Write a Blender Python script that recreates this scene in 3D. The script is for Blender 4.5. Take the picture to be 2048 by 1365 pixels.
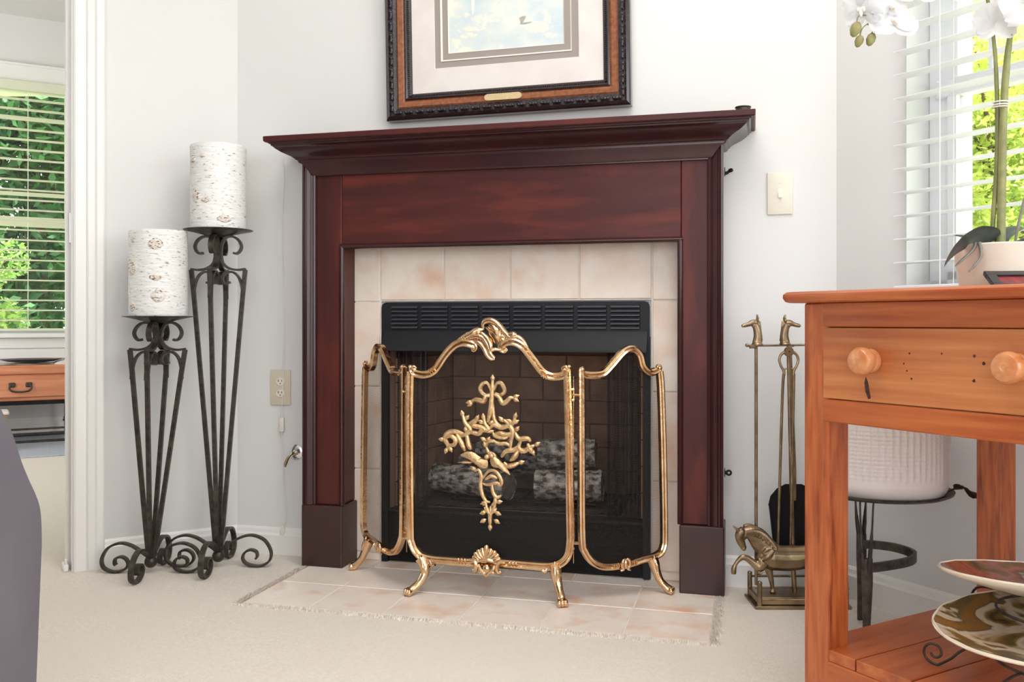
import bpy, bmesh, math, random
from mathutils import Vector, Matrix, noise
random.seed(7)
PI = math.pi
R = math.radians
for o in list(bpy.data.objects): bpy.data.objects.remove(o)
C = bpy.context.scene.collection
S = bpy.context.scene

# ------------------------------------------------------------------ camera, world, lights, exposure
cam = bpy.data.objects.new('camera', bpy.data.cameras.new('camera')); C.objects.link(cam)
cam.location = (0, 0, .745); cam.rotation_euler = (R(90), 0, 0)
cam.data.sensor_width = 36; cam.data.lens = 1850/2048*36
cam.data.shift_y = -39.5/2048; cam.data.clip_start = .05
S.camera = cam
S.view_settings.view_transform = 'Standard'; S.view_settings.look = 'None'
S.view_settings.gamma = 1; S.view_settings.use_curve_mapping = False
S.view_settings.exposure = -0.07
w = bpy.data.worlds.new('world'); S.world = w; w.use_nodes = True
w.node_tree.nodes['Background'].inputs[0].default_value = (.95, .98, 1, 1)
w.node_tree.nodes['Background'].inputs[1].default_value = 5.5

def area(name, loc, target, sx, sy, power, colr=(1, 1, 1)):
    l = bpy.data.lights.new(name, 'AREA'); l.shape = 'RECTANGLE'; l.size = sx; l.size_y = sy
    l.energy = power; l.color = colr
    o = bpy.data.objects.new(name, l); C.objects.link(o); o.location = loc
    d = Vector(target)-Vector(loc); o.rotation_euler = d.to_track_quat('-Z', 'Y').to_euler()
    return o
area('side_window_daylight', (1.98, .45, 1.5), (-.6, 2.6, .8), 1.3, 1.3, 16.5, (.93, .98, 1.10))
area('bounce_flash', (.1, -1.6, 2.45), (.2, 2.5, .55), 2.6, 1.6, 15, (.96, .98, 1.07))
area('rear_fill', (-.6, -3.2, 1.25), (-.1, 2.5, .6), 3.2, 1.9, 78, (.95, .98, 1.09))  # frontal fill added behind the camera; the rear wall has no window
area('dining_fill', (-4.3, 3.3, 1.4), (-3.2, 5.6, 1.5), 1.8, 1.8, 60, (.97, .99, 1.02))  # added fill, out of view inside the dining room, to brighten it
area('overhead_fill', (.2, 1.2, 2.68), (.2, 1.3, 0), 1.4, 1.4, 36, (1, .98, .96))  # added fill from above to lift floor and hearth, no real fixture
sun = bpy.data.lights.new('sun', 'SUN'); sun.energy = 17; sun.angle = R(1.5); sun.color = (1, .97, .88)
so = bpy.data.objects.new('sun', sun); C.objects.link(so)
so.rotation_euler = Vector((.45, .42, -.78)).to_track_quat('-Z', 'Y').to_euler()

# ------------------------------------------------------------------ frames of reference
class Frame:
    def __init__(s, ox, oy, deg, oz=0): s.o = Vector((ox, oy, oz)); s.r = R(deg)
    def at(s, x, y, z=0):
        c, n = math.cos(s.r), math.sin(s.r)
        return Vector((s.o.x+c*x-n*y, s.o.y+n*x+c*y, s.o.z+z))
    def sub(s, x, y, z=0, deg=0):
        p = s.at(x, y, z); f = Frame(p.x, p.y, math.degrees(s.r)+deg, p.z); return f
FP = Frame(-.60301, 2.92629, -14.6)      # fireplace wall, x along it, y into it
RW = Frame(.89016, 2.53734, -59.6)       # right wall, from the corner towards the camera
LW = Frame(-.89062, 3.00120, 30.4)       # left wall, x negative leads away from the corner
DW = Frame(-.89062-3.8*math.sin(R(30.4)), 3.00120+3.8*math.cos(R(30.4)), 30.4)  # dining room window wall
TB = Frame(.5367, 1.70, -59.6)           # pine table, x along its drawer side
WORLD = Frame(0, 0, 0)

# ------------------------------------------------------------------ materials
def col(r, g, b):
    f = lambda v: (v/255/12.92) if v/255 <= .04045 else ((v/255+.055)/1.055)**2.4
    return (f(r), f(g), f(b), 1)
def pm(name, c1, c2=None, scale=5, stretch=(1, 1, 1), rough=.5, metal=0, bump=0, bscale=60, bstretch=(1, 1, 1),
       coat=0, detail=4, lo=.35, hi=.65, c3=None, s3=2, lo3=.5, hi3=.7, st3=(1, 1, 1), spec=None, transl=0, sheen=0, dist=.002):
    m = bpy.data.materials.new(name); m.use_nodes = True
    nt = m.node_tree; N = nt.nodes; L = nt.links; b = N['Principled BSDF']
    b.inputs['Roughness'].default_value = rough; b.inputs['Metallic'].default_value = metal
    b.inputs['Coat Weight'].default_value = coat; b.inputs['Coat Roughness'].default_value = .12
    if spec is not None: b.inputs['Specular IOR Level'].default_value = spec
    if sheen: b.inputs['Sheen Weight'].default_value = sheen
    b.inputs['Base Color'].default_value = c1
    tc = N.new('ShaderNodeTexCoord'); oi = N.new('ShaderNodeObjectInfo')
    mul = N.new('ShaderNodeMath'); mul.operation = 'MULTIPLY'; mul.inputs[1].default_value = 37.0
    L.new(oi.outputs['Random'], mul.inputs[0])
    add = N.new('ShaderNodeVectorMath'); add.operation = 'ADD'
    L.new(tc.outputs['Object'], add.inputs[0]); L.new(mul.outputs[0], add.inputs[1])
    def nz(sc, st, det, lo_, hi_):
        mp = N.new('ShaderNodeMapping'); mp.inputs['Scale'].default_value = [sc*v for v in st]
        L.new(add.outputs[0], mp.inputs[0])
        t = N.new('ShaderNodeTexNoise'); t.inputs['Scale'].default_value = 1; t.inputs['Detail'].default_value = det
        L.new(mp.outputs[0], t.inputs[0])
        mr = N.new('ShaderNodeMapRange'); mr.inputs[1].default_value = lo_; mr.inputs[2].default_value = hi_
        L.new(t.outputs[0], mr.inputs[0]); return mr.outputs[0], t.outputs[0]
    last = None
    if c2:
        f, _ = nz(scale, stretch, detail, lo, hi)
        mx = N.new('ShaderNodeMixRGB'); mx.inputs[1].default_value = c1; mx.inputs[2].default_value = c2
        L.new(f, mx.inputs[0]); last = mx.outputs[0]
        if c3:
            f3, _ = nz(s3, st3, 5, lo3, hi3)
            m3 = N.new('ShaderNodeMixRGB'); L.new(last, m3.inputs[1]); m3.inputs[2].default_value = c3
            L.new(f3, m3.inputs[0]); last = m3.outputs[0]
        L.new(last, b.inputs['Base Color'])
    if bump:
        _, raw = nz(bscale, bstretch, 3, 0, 1)
        bp = N.new('ShaderNodeBump'); bp.inputs['Strength'].default_value = bump; bp.inputs['Distance'].default_value = dist
        L.new(raw, bp.inputs['Height']); L.new(bp.outputs[0], b.inputs['Normal'])
    if transl:
        tr = N.new('ShaderNodeBsdfTranslucent'); ms = N.new('ShaderNodeMixShader'); ms.inputs[0].default_value = transl
        if last: L.new(last, tr.inputs[0])
        else: tr.inputs[0].default_value = c1
        L.new(b.outputs[0], ms.inputs[1]); L.new(tr.outputs[0], ms.inputs[2])
        L.new(ms.outputs[0], N['Material Output'].inputs[0])
    return m
def see_through(name, c, alpha, rough=.5, metal=0, wave=None):
    """a woven wire cloth: threads of colour c, the gaps between them open"""
    m = bpy.data.materials.new(name); m.use_nodes = True
    nt = m.node_tree; N = nt.nodes; L = nt.links; b = N['Principled BSDF']
    b.inputs['Base Color'].default_value = c; b.inputs['Roughness'].default_value = rough; b.inputs['Metallic'].default_value = metal
    t = N.new('ShaderNodeBsdfTransparent'); ms = N.new('ShaderNodeMixShader')
    ms.inputs[0].default_value = alpha
    if wave:
        tc = N.new('ShaderNodeTexCoord'); mp = N.new('ShaderNodeMapping'); mp.inputs['Rotation'].default_value = (0, R(45), 0)
        mp.inputs['Scale'].default_value = (wave,)*3
        ck = N.new('ShaderNodeTexChecker'); ck.inputs['Scale'].default_value = 1
        mr = N.new('ShaderNodeMapRange'); mr.inputs[3].default_value = alpha*.45; mr.inputs[4].default_value = min(1, alpha*1.55)
        L.new(tc.outputs['Object'], mp.inputs[0]); L.new(mp.outputs[0], ck.inputs[0]); L.new(ck.outputs['Fac'], mr.inputs[0]); L.new(mr.outputs[0], ms.inputs[0])
    L.new(t.outputs[0], ms.inputs[1]); L.new(b.outputs[0], ms.inputs[2]); L.new(ms.outputs[0], N['Material Output'].inputs[0])
    return m

WALL = pm('wall_paint', col(225, 224, 222), col(222, 220, 218), 1.2, rough=.85, bump=.05, bscale=260)
CEIL = pm('ceiling_paint', col(228, 226, 222), rough=.9)
TRIM = pm('trim_paint', col(238, 235, 231), rough=.35)
CARPET = pm('carpet', col(238, 228, 217), col(226, 214, 201), 150, rough=1, bump=.8, bscale=300, c3=col(232, 221, 208), s3=3, lo3=.4, hi3=.7, dist=.004, sheen=.2)
TUFT = pm('carpet_tuft', col(238, 228, 216), col(222, 210, 198), 60, rough=1, sheen=.2)
GROUT = pm('grout', col(236, 228, 218), col(224, 214, 202), 40, rough=.9, bump=.2)
TILE = pm('ceramic_tile', col(242, 230, 216), col(232, 214, 198), 7, rough=.42, bump=.12, bscale=30, c3=col(226, 190, 164), s3=9, lo3=.50, hi3=.78, detail=8)
HTILE = pm('hearth_tile', col(245, 234, 224), col(238, 222, 210), 8, rough=.35, bump=.08, bscale=30, c3=col(230, 188, 162), s3=10, lo3=.52, hi3=.75, detail=8)
def mahogany(name, st, st3):
    return pm(name, col(62, 28, 28), col(82, 38, 34), 1, st, rough=.42, coat=.04, spec=.22, c3=col(112, 48, 38), s3=1, lo3=.50, hi3=.78, st3=st3, detail=6, lo=.3, hi=.7)
MAHH = mahogany('mahogany_along', (2.2, 20, 26), (3.2, 8, 15))
MAHV = mahogany('mahogany_upright', (26, 20, 1.6), (12, 8, 3))
MAHD = pm('mahogany_moulding', col(52, 25, 27), col(62, 29, 29), 6, rough=.27, coat=.25, spec=.35)
MAHP = pm('mahogany_plinth', col(50, 28, 25), col(62, 30, 27), 1, (8, 8, 5), rough=.4, coat=.1)
def pine(name, st, dk=False, ax=1, k3=.28):
    a, b, c = ((192, 106, 54), (166, 78, 36), (120, 50, 26)) if dk else ((202, 130, 76), (182, 102, 56), (150, 74, 42))
    return pm(name, col(*a), col(*b), 1, st, rough=.33, coat=.15, c3=col(*c), s3=1, lo3=.53, hi3=.72, st3=[v*k3 for v in st], bump=.2, bscale=1, bstretch=[v*3 for v in st], detail=7)
PINEX = pine('pine_along', (3, 45, 60)); PINEY = pine('pine_across', (45, 4, 60), True); PINEZ = pine('pine_upright', (90, 90, 9), True, k3=.75)
PINER = pine('pine_rail', (4, 50, 60), True)
KNOT = pm('pine_knot', col(84, 44, 32), col(44, 24, 20), 200, rough=.5)
KNOBM = pm('pine_knob', col(216, 150, 100), col(196, 118, 70), 60, stretch=(1, 1, .2), rough=.25, coat=.4)
OAK = pm('bench_wood', col(214, 142, 102), col(194, 120, 84), 1, (3, 30, 40), rough=.45)
IRON = pm('wrought_iron', col(84, 76, 68), col(58, 52, 47), 60, rough=.42, metal=.55, bump=.15, bscale=200)
BLACKM = pm('black_painted_steel', col(21, 22, 26), rough=.5, spec=.35)
BLACKD = pm('black_steel_dull', col(18, 16, 16), rough=.65, spec=.25)
SLATB = pm('louvre_edge', col(58, 59, 66), rough=.4, spec=.5)
BRASS = pm('polished_brass', (.80, .56, .35, 1), (.60, .36, .18, 1), 30, rough=.15, metal=1, bump=.22, bscale=85, lo=.4, hi=.75, dist=.003)
BRASSO = pm('ornament_brass', (.80, .57, .33, 1), (.58, .37, .18, 1), 120, rough=.36, metal=.85, bump=.5, bscale=240, dist=.002)
ABRASS = pm('antique_brass', (.40, .29, .17, 1), (.19, .135, .085, 1), 26, rough=.33, metal=.95, bump=.3, bscale=70, lo=.35, hi=.7)
CHROME = pm('chrome', (.8, .8, .82, 1), rough=.12, metal=1)
MESH = see_through('screen_wire_cloth', col(34, 27, 22), .36, .6, .1, wave=420)
CHAIN = see_through('chain_curtain', col(60, 60, 64), .62, .4, .6, wave=230)
BIRCH = pm('birch_bark', col(240, 239, 236), col(228, 226, 222), 1, (26, 26, 200), rough=.55, bump=.7, bscale=1, bstretch=(45, 45, 170), c3=col(118, 106, 100), s3=1, lo3=.60, hi3=.74, st3=(60, 60, 220), detail=8, dist=.003)
CPATCH = pm('birch_scar', col(238, 236, 232), col(222, 204, 188), 1, (40, 40, 90), rough=.6, bump=1, bscale=230, c3=col(128, 100, 84), s3=1, lo3=.535, hi3=.62, st3=(110, 110, 210), dist=.003)
WAX = pm('candle_wax', col(238, 234, 224), rough=.5)
IVORY = pm('ivory_plastic', col(226, 220, 205), rough=.35)
IVORYL = pm('ivory_plastic_light', col(236, 228, 216), rough=.3)
DARK = pm('dark_slot', col(38, 34, 32), rough=.7)
CORD = pm('white_cord', col(238, 234, 228), rough=.4)
BRONZE = pm('valve_key', (.42, .32, .20, 1), rough=.35, metal=1)
FRD = pm('frame_dark', col(52, 36, 38), col(34, 24, 26), 60, rough=.26, coat=.5)
FRW = pm('frame_burl', col(150, 90, 56), col(122, 68, 40), 30, rough=.3, coat=.4, stretch=(3, 1, 3))
FRR = pm('frame_rope', col(60, 50, 56), col(30, 24, 28), 120, rough=.25, coat=.4)
MAT = pm('mat_board', col(226, 219, 213), col(220, 210, 206), 14, rough=.9)
TAUPE = pm('taupe_mat', col(156, 146, 141), rough=.9)
BEVELM = pm('mat_bevel', col(238, 228, 208), rough=.8)
ART = pm('painting', col(192, 208, 216), col(222, 224, 218), 1, (9, 9, 13), rough=.6, c3=col(240, 234, 214), s3=1, lo3=.56, hi3=.66, st3=(17, 9, 24), bump=.2, bscale=60)
ARTW = pm('painting_dab', col(238, 234, 218), col(214, 218, 214), 70, rough=.6, bump=.3, bscale=90)
PLATE = pm('brass_nameplate', col(226, 204, 160), col(206, 180, 132), 1, (160, 10, 700), rough=.35, metal=.3)
BRICKM = pm('firebrick', col(176, 138, 114), col(150, 116, 96), 14, rough=.9, bump=.3)
BGROUT = pm('firebrick_joint', col(128, 102, 88), rough=.95)
LOGM = pm('log_bark', col(196, 188, 180), col(70, 60, 54), 1, (40, 60, 60), rough=.9, bump=1.2, bscale=1, bstretch=(40, 75, 75), detail=6, lo=.38, hi=.6, dist=.008)
LOGE = pm('log_end', col(128, 116, 106), col(96, 84, 76), 40, rough=.9, bump=.4)
EMBER = pm('ember_bed', col(58, 50, 46), col(34, 29, 27), 50, rough=1, bump=1, bscale=90)
POTW = pm('white_textured_pot', col(226, 216, 210), rough=.55)
PLANTPOT = pm('orchid_pot', col(232, 222, 206), rough=.35)
PETAL = pm('orchid_petal', col(244, 244, 244), col(232, 232, 236), 18, rough=.55, transl=.35)
LIP = pm('orchid_lip', col(240, 230, 218), rough=.5)
BUD = pm('orchid_bud', col(150, 160, 96), col(128, 92, 66), 40, rough=.5)
STEM = pm('orchid_stem', col(150, 152, 96), col(118, 120, 74), 30, rough=.5)
OLEAF = pm('orchid_leaf', col(96, 104, 104), col(70, 78, 76), 20, rough=.3)
ROOT = pm('orchid_root', col(132, 128, 120), rough=.6)
SOFA = pm('grey_upholstery', col(112, 107, 114), col(102, 97, 105), 5, rough=.62, bump=.1, bscale=18)
TREAD = pm('dried_leaf', col(72, 40, 28), col(44, 26, 20), 30, rough=.6)
BLIND = pm('blind_slat_white', col(246, 247, 248), rough=.4, transl=.34)
BLINDC = pm('blind_slat_cream', col(238, 238, 216), rough=.4, transl=.2)
VINYL = pm('window_vinyl', col(238, 239, 243), rough=.35)
RUG = pm('blue_grey_rug', col(186, 190, 200), col(170, 176, 190), 40, rough=1, bump=.5, bscale=150)
CLOTH = pm('table_runner', col(222, 212, 206), rough=.9)
TRAYM = pm('dark_tray', col(60, 48, 40), rough=.3, metal=.6)
LEAFA = pm('leaf_yellow_green', col(220, 226, 130), col(176, 196, 92), 2.5, rough=.6, transl=.45)
LEAFB = pm('leaf_dark_green', col(70, 120, 62), col(36, 84, 46), 1.5, rough=.6, transl=.3)
LEAFC = pm('leaf_light_green', col(176, 204, 110), col(120, 160, 78), 2, rough=.6, transl=.4)
BARK = pm('tree_bark', col(120, 96, 78), col(84, 66, 54), 12, rough=.95, bump=.5)
LAWN = pm('lawn_grass', col(150, 170, 96), col(116, 146, 74), 5, rough=1)
REDP = pm('red_print', col(150, 52, 52), col(96, 34, 36), 60, rough=.4)
FRAMEB = pm('black_frame', col(40, 38, 42), rough=.35)
def glass():
    m = bpy.data.materials.new('window_glass'); m.use_nodes = True
    N = m.node_tree.nodes; L = m.node_tree.links; N.remove(N['Principled BSDF'])
    t = N.new('ShaderNodeBsdfTransparent'); g = N.new('ShaderNodeBsdfGlossy'); g.inputs['Roughness'].default_value = .02
    ms = N.new('ShaderNodeMixShader'); ms.inputs[0].default_value = .05
    L.new(t.outputs[0], ms.inputs[1]); L.new(g.outputs[0], ms.inputs[2]); L.new(ms.outputs[0], N['Material Output'].inputs[0])
    return m
GLASS = glass()

# ------------------------------------------------------------------ object and mesh helpers
def tag(o, label=None, cat=None, group=None, kind=None):
    if label: o['label'] = label
    if cat: o['category'] = cat
    if group: o['group'] = group
    if kind: o['kind'] = kind
    return o
def place(o, fr, x=0, y=0, z=0, deg=0):
    o.location = fr.at(x, y, z); o.rotation_euler = (0, 0, fr.r+R(deg)); return o
def thing(name, label, cat, fr=WORLD, x=0, y=0, z=0, deg=0, group=None):
    o = bpy.data.objects.new(name, None); C.objects.link(o); o.empty_display_size = .05
    place(o, fr, x, y, z, deg); return tag(o, label, cat, group)
def NB(): return bmesh.new()
def obj(name, bm, m, parent=None, smooth=None, loc=None, rot=None):
    me = bpy.data.meshes.new(name)
    bmesh.ops.recalc_face_normals(bm, faces=bm.faces[:])
    bm.to_mesh(me); bm.free()
    if m: me.materials.append(m)
    if smooth is not None:
        for p in me.polygons: p.use_smooth = True
        if smooth: me.set_sharp_from_angle(angle=R(smooth))
    o = bpy.data.objects.new(name, me); C.objects.link(o)
    if parent: o.parent = parent
    if loc: o.location = loc
    if rot: o.rotation_euler = rot
    return o
def again(o, parent, loc=None, rot=None):
    c = o.copy(); C.objects.link(c); c.parent = parent
    if loc is not None: c.location = loc
    if rot is not None: c.rotation_euler = rot
    return c
def box(bm, x0, x1, y0, y1, z0, z1, bev=0, seg=1):
    vs = [bm.verts.new((x, y, z)) for x in (x0, x1) for y in (y0, y1) for z in (z0, z1)]
    q = [(0, 1, 3, 2), (4, 6, 7, 5), (0, 4, 5, 1), (2, 3, 7, 6), (0, 2, 6, 4), (1, 5, 7, 3)]
    fs = [bm.faces.new([vs[i] for i in f]) for f in q]
    if bev:
        es = {e for f in fs for e in f.edges}
        bmesh.ops.bevel(bm, geom=list(es), offset=bev, segments=seg, profile=.5, affect='EDGES')
    return fs
def boxobj(name, m, parent, *a, **k):
    bm = NB(); box(bm, *a, **k); return obj(name, bm, m, parent)
def catmull(P, n=6, closed=False):
    P = [Vector(p) for p in P]; out = []; L = len(P)
    rng = range(L) if closed else range(L-1)
    for i in rng:
        if closed: p0, p1, p2, p3 = P[i-1], P[i], P[(i+1) % L], P[(i+2) % L]
        else: p0, p1, p2, p3 = P[max(i-1, 0)], P[i], P[i+1], P[min(i+2, L-1)]
        for k in range(n):
            t = k/n; out.append(.5*((2*p1)+(p2-p0)*t+(2*p0-5*p1+4*p2-p3)*t*t+(3*p1-p0-3*p2+p3)*t**3))
    if not closed: out.append(P[-1])
    return out
def tube(bm, P, r, n=8, caps=True, ell=None, section=None, up=None):
    """sweep a round (or given) section along P; r may be a list; up keeps the section from twisting"""
    P = [Vector(p) for p in P]; L = len(P)
    if not isinstance(r, (list, tuple)): r = [r]*L
    elif len(r) != L:
        rr = []
        for i in range(L):
            t = i/(L-1)*(len(r)-1); k = min(int(t), len(r)-2); rr.append(r[k]+(r[k+1]-r[k])*(t-k))
        r = rr
    sec = section or [(math.cos(2*PI*k/n)*(ell or 1), math.sin(2*PI*k/n)) for k in range(n)]
    rings = []; prev = None
    for i, p in enumerate(P):
        T = (P[min(i+1, L-1)]-P[max(i-1, 0)]).normalized()
        if up is not None: B = Vector(up); Nn = B.cross(T).normalized(); B = T.cross(Nn).normalized()
        else:
            if prev is None:
                a = Vector((0, 0, 1)) if abs(T.z) < .9 else Vector((1, 0, 0)); Nn = T.cross(a).normalized()
            else:
                Nn = (prev-T*prev.dot(T)).normalized()
            B = T.cross(Nn); prev = Nn
        rings.append([bm.verts.new(p+(Nn*a+B*b)*r[i]) for a, b in sec])
    m = len(sec)
    for i in range(L-1):
        for k in range(m): bm.faces.new((rings[i][k], rings[i][(k+1) % m], rings[i+1][(k+1) % m], rings[i+1][k]))
    if caps:
        bm.faces.new(rings[0][::-1]); bm.faces.new(rings[-1])
def lathe(bm, prof, n=32, cx=0, cy=0, cz=0, wob=None):
    rings = []
    for r, z in prof:
        if r < 1e-5: rings.append([bm.verts.new((cx, cy, cz+z))])
        else: rings.append([bm.verts.new((cx+r*math.cos(2*PI*k/n), cy+r*math.sin(2*PI*k/n), cz+z)) for k in range(n)])
    for a, b in zip(rings, rings[1:]):
        for k in range(n):
            k2 = (k+1) % n
            if len(a) == 1 and len(b) == 1: continue
            if len(a) == 1: bm.faces.new((a[0], b[k], b[k2]))
            elif len(b) == 1: bm.faces.new((a[k], a[k2], b[0]))
            else: bm.faces.new((a[k], a[k2], b[k2], b[k]))
def prism(bm, pts, y0, y1, axis='y', bev=0):
    """outline pts (a,b) extruded along an axis: 'y' -> (a,y,b); 'x' -> (x,a,b); 'z' -> (a,b,z)"""
    f = {'y': lambda a, b, t: (a, t, b), 'x': lambda a, b, t: (t, a, b), 'z': lambda a, b, t: (a, b, t)}[axis]
    A = [bm.verts.new(f(a, b, y0)) for a, b in pts]; B = [bm.verts.new(f(a, b, y1)) for a, b in pts]; n = len(pts)
    fs = [bm.faces.new(A[::-1]), bm.faces.new(B)]
    for k in range(n): fs.append(bm.faces.new((A[k], A[(k+1) % n], B[(k+1) % n], B[k])))
    if bev:
        es = list({e for e in fs[0].edges} | {e for e in fs[1].edges})
        bmesh.ops.bevel(bm, geom=es, offset=bev, segments=2, profile=.5, affect='EDGES')
def pillow(bm, pts, y, h):
    """a small cast-metal leaf or bird: outline with a raised middle in front and behind"""
    cx = sum(p[0] for p in pts)/len(pts); cz = sum(p[1] for p in pts)/len(pts)
    A = [bm.verts.new((a, y, b)) for a, b in pts]
    B = [bm.verts.new((cx+(a-cx)*.5, y-h, cz+(b-cz)*.5)) for a, b in pts]; D = [bm.verts.new((cx+(a-cx)*.5, y+h, cz+(b-cz)*.5)) for a, b in pts]
    n = len(pts)
    for k in range(n):
        k2 = (k+1) % n
        bm.faces.new((A[k], A[k2], B[k2], B[k])); bm.faces.new((A[k], A[k2], D[k2], D[k]))
    bm.faces.new(B); bm.faces.new(D)
def blob(bm, c, rx, ry, rz, u=12, v=8, amp=0, fr=8):
    t = bmesh.ops.create_uvsphere(bm, u_segments=u, v_segments=v, radius=1)
    for vv in t['verts']:
        k = 1+amp*noise.noise(Vector(vv.co)*fr*.3+Vector(c)*5)
        vv.co = Vector((c[0]+vv.co.x*rx*k, c[1]+vv.co.y*ry*k, c[2]+vv.co.z*rz*k))
def struct(name, bm, m, fr=WORLD, parent=None):
    o = obj(name, bm, m, parent); tag(o, kind='structure')
    if not parent: place(o, fr)
    return o

# ------------------------------------------------------------------ the room
bm = NB(); box(bm, -9, 3.2, -3.6, 8.2, -.2, 0); FLOOR = struct('floor', bm, CARPET)
bm = NB(); box(bm, -9, 3.2, -3.6, 8.2, 2.74, 2.9); struct('ceiling', bm, CEIL)
# fireplace wall (with the hole the firebox sits in)
bm = NB()
box(bm, -.2972, .22, 0, .12, 0, 2.74); box(bm, 1.03, 1.543, 0, .12, 0, 2.74); box(bm, .22, 1.03, 0, .12, .80, 2.74)
struct('wall_back', bm, WALL, FP)
# left wall with the wide opening to the dining room: opening from x -1.9 to -.479
OX0, OX1 = -2.3, -.470
bm = NB(); box(bm, OX1, .06, 0, .12, 0, 2.74); box(bm, OX0, OX1, 0, .12, 2.25, 2.74); box(bm, -4.6, OX0, 0, .12, 0, 2.74)
struct('wall_left', bm, WALL, LW)
# right wall with two windows: the one in view and a second nearer the camera
WX0, WX1, WZ0, WZ1 = .2197, 1.12, .80, 2.10
VX0, VX1 = 1.9, 3.1
bm = NB()
box(bm, -.06, WX0, 0, .14, 0, 2.74); box(bm, WX0, WX1, 0, .14, 0, WZ0); box(bm, WX0, WX1, 0, .14, WZ1, 2.74)
box(bm, WX1, VX0, 0, .14, 0, 2.74); box(bm, VX0, VX1, 0, .14, 0, WZ0); box(bm, VX0, VX1, 0, .14, WZ1, 2.74); box(bm, VX1, 6.2, 0, .14, 0, 2.74)
struct('wall_right', bm, WALL, RW)
bm = NB(); box(bm, -9, 3.2, -3.7, -3.55, 0, 2.74); struct('wall_rear', bm, WALL)
bm = NB(); box(bm, -5.6, -5.45, -3.6, 1.6, 0, 2.74); struct('wall_rear_side', bm, WALL)
# dining room: window wall, and a side wall
DX0, DX1, DZ0, DZ1 = -2.2, .02, .667, 2.31
bm = NB()
box(bm, -4.2, DX0, 0, .14, 0, 2.74); box(bm, DX1, 1.9, 0, .14, 0, 2.74); box(bm, DX0, DX1, 0, .14, 0, DZ0); box(bm, DX0, DX1, 0, .14, DZ1, 2.74)
struct('wall_dining', bm, WALL, DW)
bm = NB(); box(bm, 1.8, 1.92, -3.7, 0, 0, 2.74); struct('wall_dining_side', bm, WALL, DW)
bm = NB(); box(bm, -4.3, -4.18, -4.2, .1, 0, 2.74); struct('wall_dining_far', bm, WALL, DW)

def board(name, fr, x0, x1, h=.085, t=.014):
    bm = NB(); prism(bm, [(0, 0), (-t, 0), (-t, h*.72), (-t*.7, h*.8), (-t*.55, h*.92), (-t*.25, h), (0, h)], x0, x1, 'x')
    return struct(name, bm, TRIM, fr)
board('baseboard_left', LW, -.40, .0)
b = board('baseboard_back', FP, -.297, 0.0)
bm = NB(); prism(bm, [(0, 0), (-.014, 0), (-.014, .061), (-.010, .068), (-.008, .078), (-.0035, .085), (0, .085)], 1.244, 1.543, 'x')
struct('baseboard_back_right', bm, TRIM, FP)
board('baseboard_right', RW, 0, 3.4)
board('baseboard_dining', DW, -3.0, 1.8, .11)
# opening casing: jamb lining, stop, moulded casing
bm = NB()
box(bm, OX1-.018, OX1, -.004, .126, 0, 2.25); box(bm, OX1-.030, OX1-.018, .04, .075, 0, 2.25)
cas = [(OX1-.014, -.012), (OX1-.008, -.016), (OX1+.020, -.013), (OX1+.024, -.018), (OX1+.028, -.012), (OX1+.044, -.016), (OX1+.050, -.021), (OX1+.066, -.021), (OX1+.071, -.018), (OX1+.071, 0), (OX1-.014, 0)]
prism(bm, cas, 0, 2.31, 'z')
box(bm, OX0, OX1, -.018, 0, 2.25, 2.31)
struct('trim_1', bm, TRIM, LW)
bm = NB(); box(bm, OX1-.0225, OX1-.018, .015, .04, .98, 1.07, bev=.001); struct('trim_2', bm, CHROME, LW)
bm = NB(); box(bm, OX1-.040, OX1-.026, -.002, .05, 0, .022, bev=.003); box(bm, OX1-.036, OX1-.030, .0, .012, .022, .038, bev=.002); struct('trim_3', bm, TRIM, LW)

# ------------------------------------------------------------------ windows (frames, sashes, panes)
def pane(parent, x0, x1, y, z0, z1):
    return boxobj('pane', GLASS, parent, x0, x1, y, y+.004, z0, z1)
w1 = NB()
fy = .088
box(w1, WX0, WX0+.085, fy, fy+.06, WZ0, WZ1, bev=.004); box(w1, WX1-.085, WX1, fy, fy+.06, WZ0, WZ1, bev=.004)
box(w1, WX0, WX1, fy, fy+.06, WZ0, WZ0+.05); box(w1, WX0, WX1, fy, fy+.06, WZ1-.05, WZ1)
win1 = struct('window_1', w1, VINYL, RW)
f = NB(); box(f, WX0+.06, WX0+.085, fy-.010, fy+.02, WZ0+.05, 1.34); box(f, WX1-.085, WX1-.06, fy-.01, fy+.02, WZ0+.05, 1.34)
box(f, WX0+.06, WX1-.06, fy-.01, fy+.02, WZ0+.03, WZ0+.07)
obj('lower_sash', f, VINYL, win1)
f = NB(); box(f, WX0+.03, WX1-.03, fy-.016, fy+.03, 1.312, 1.356, bev=.003); obj('meeting_rail', f, VINYL, win1)
f = NB(); box(f, WX0+.155, WX0+.167, fy+.012, fy+.03, 1.356, WZ1-.04); box(f, WX0+.40, WX0+.412, fy+.012, fy+.03, 1.356, WZ1-.04); box(f, WX0+.65, WX0+.662, fy+.012, fy+.03, 1.356, WZ1-.04)
box(f, WX0+.05, WX1-.05, fy+.012, fy+.03, 1.72, 1.732)
obj('muntin', f, VINYL, win1)
pane(win1, WX0+.084, WX1-.084, fy+.022, WZ0+.06, 1.33); pane(win1, WX0+.084, WX1-.084, fy+.034, 1.34, WZ1-.045)
f = NB(); box(f, WX0-.03, WX1+.03, -.02, fy, WZ0-.02, WZ0, bev=.003); obj('window_sill', f, TRIM, win1)

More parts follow.
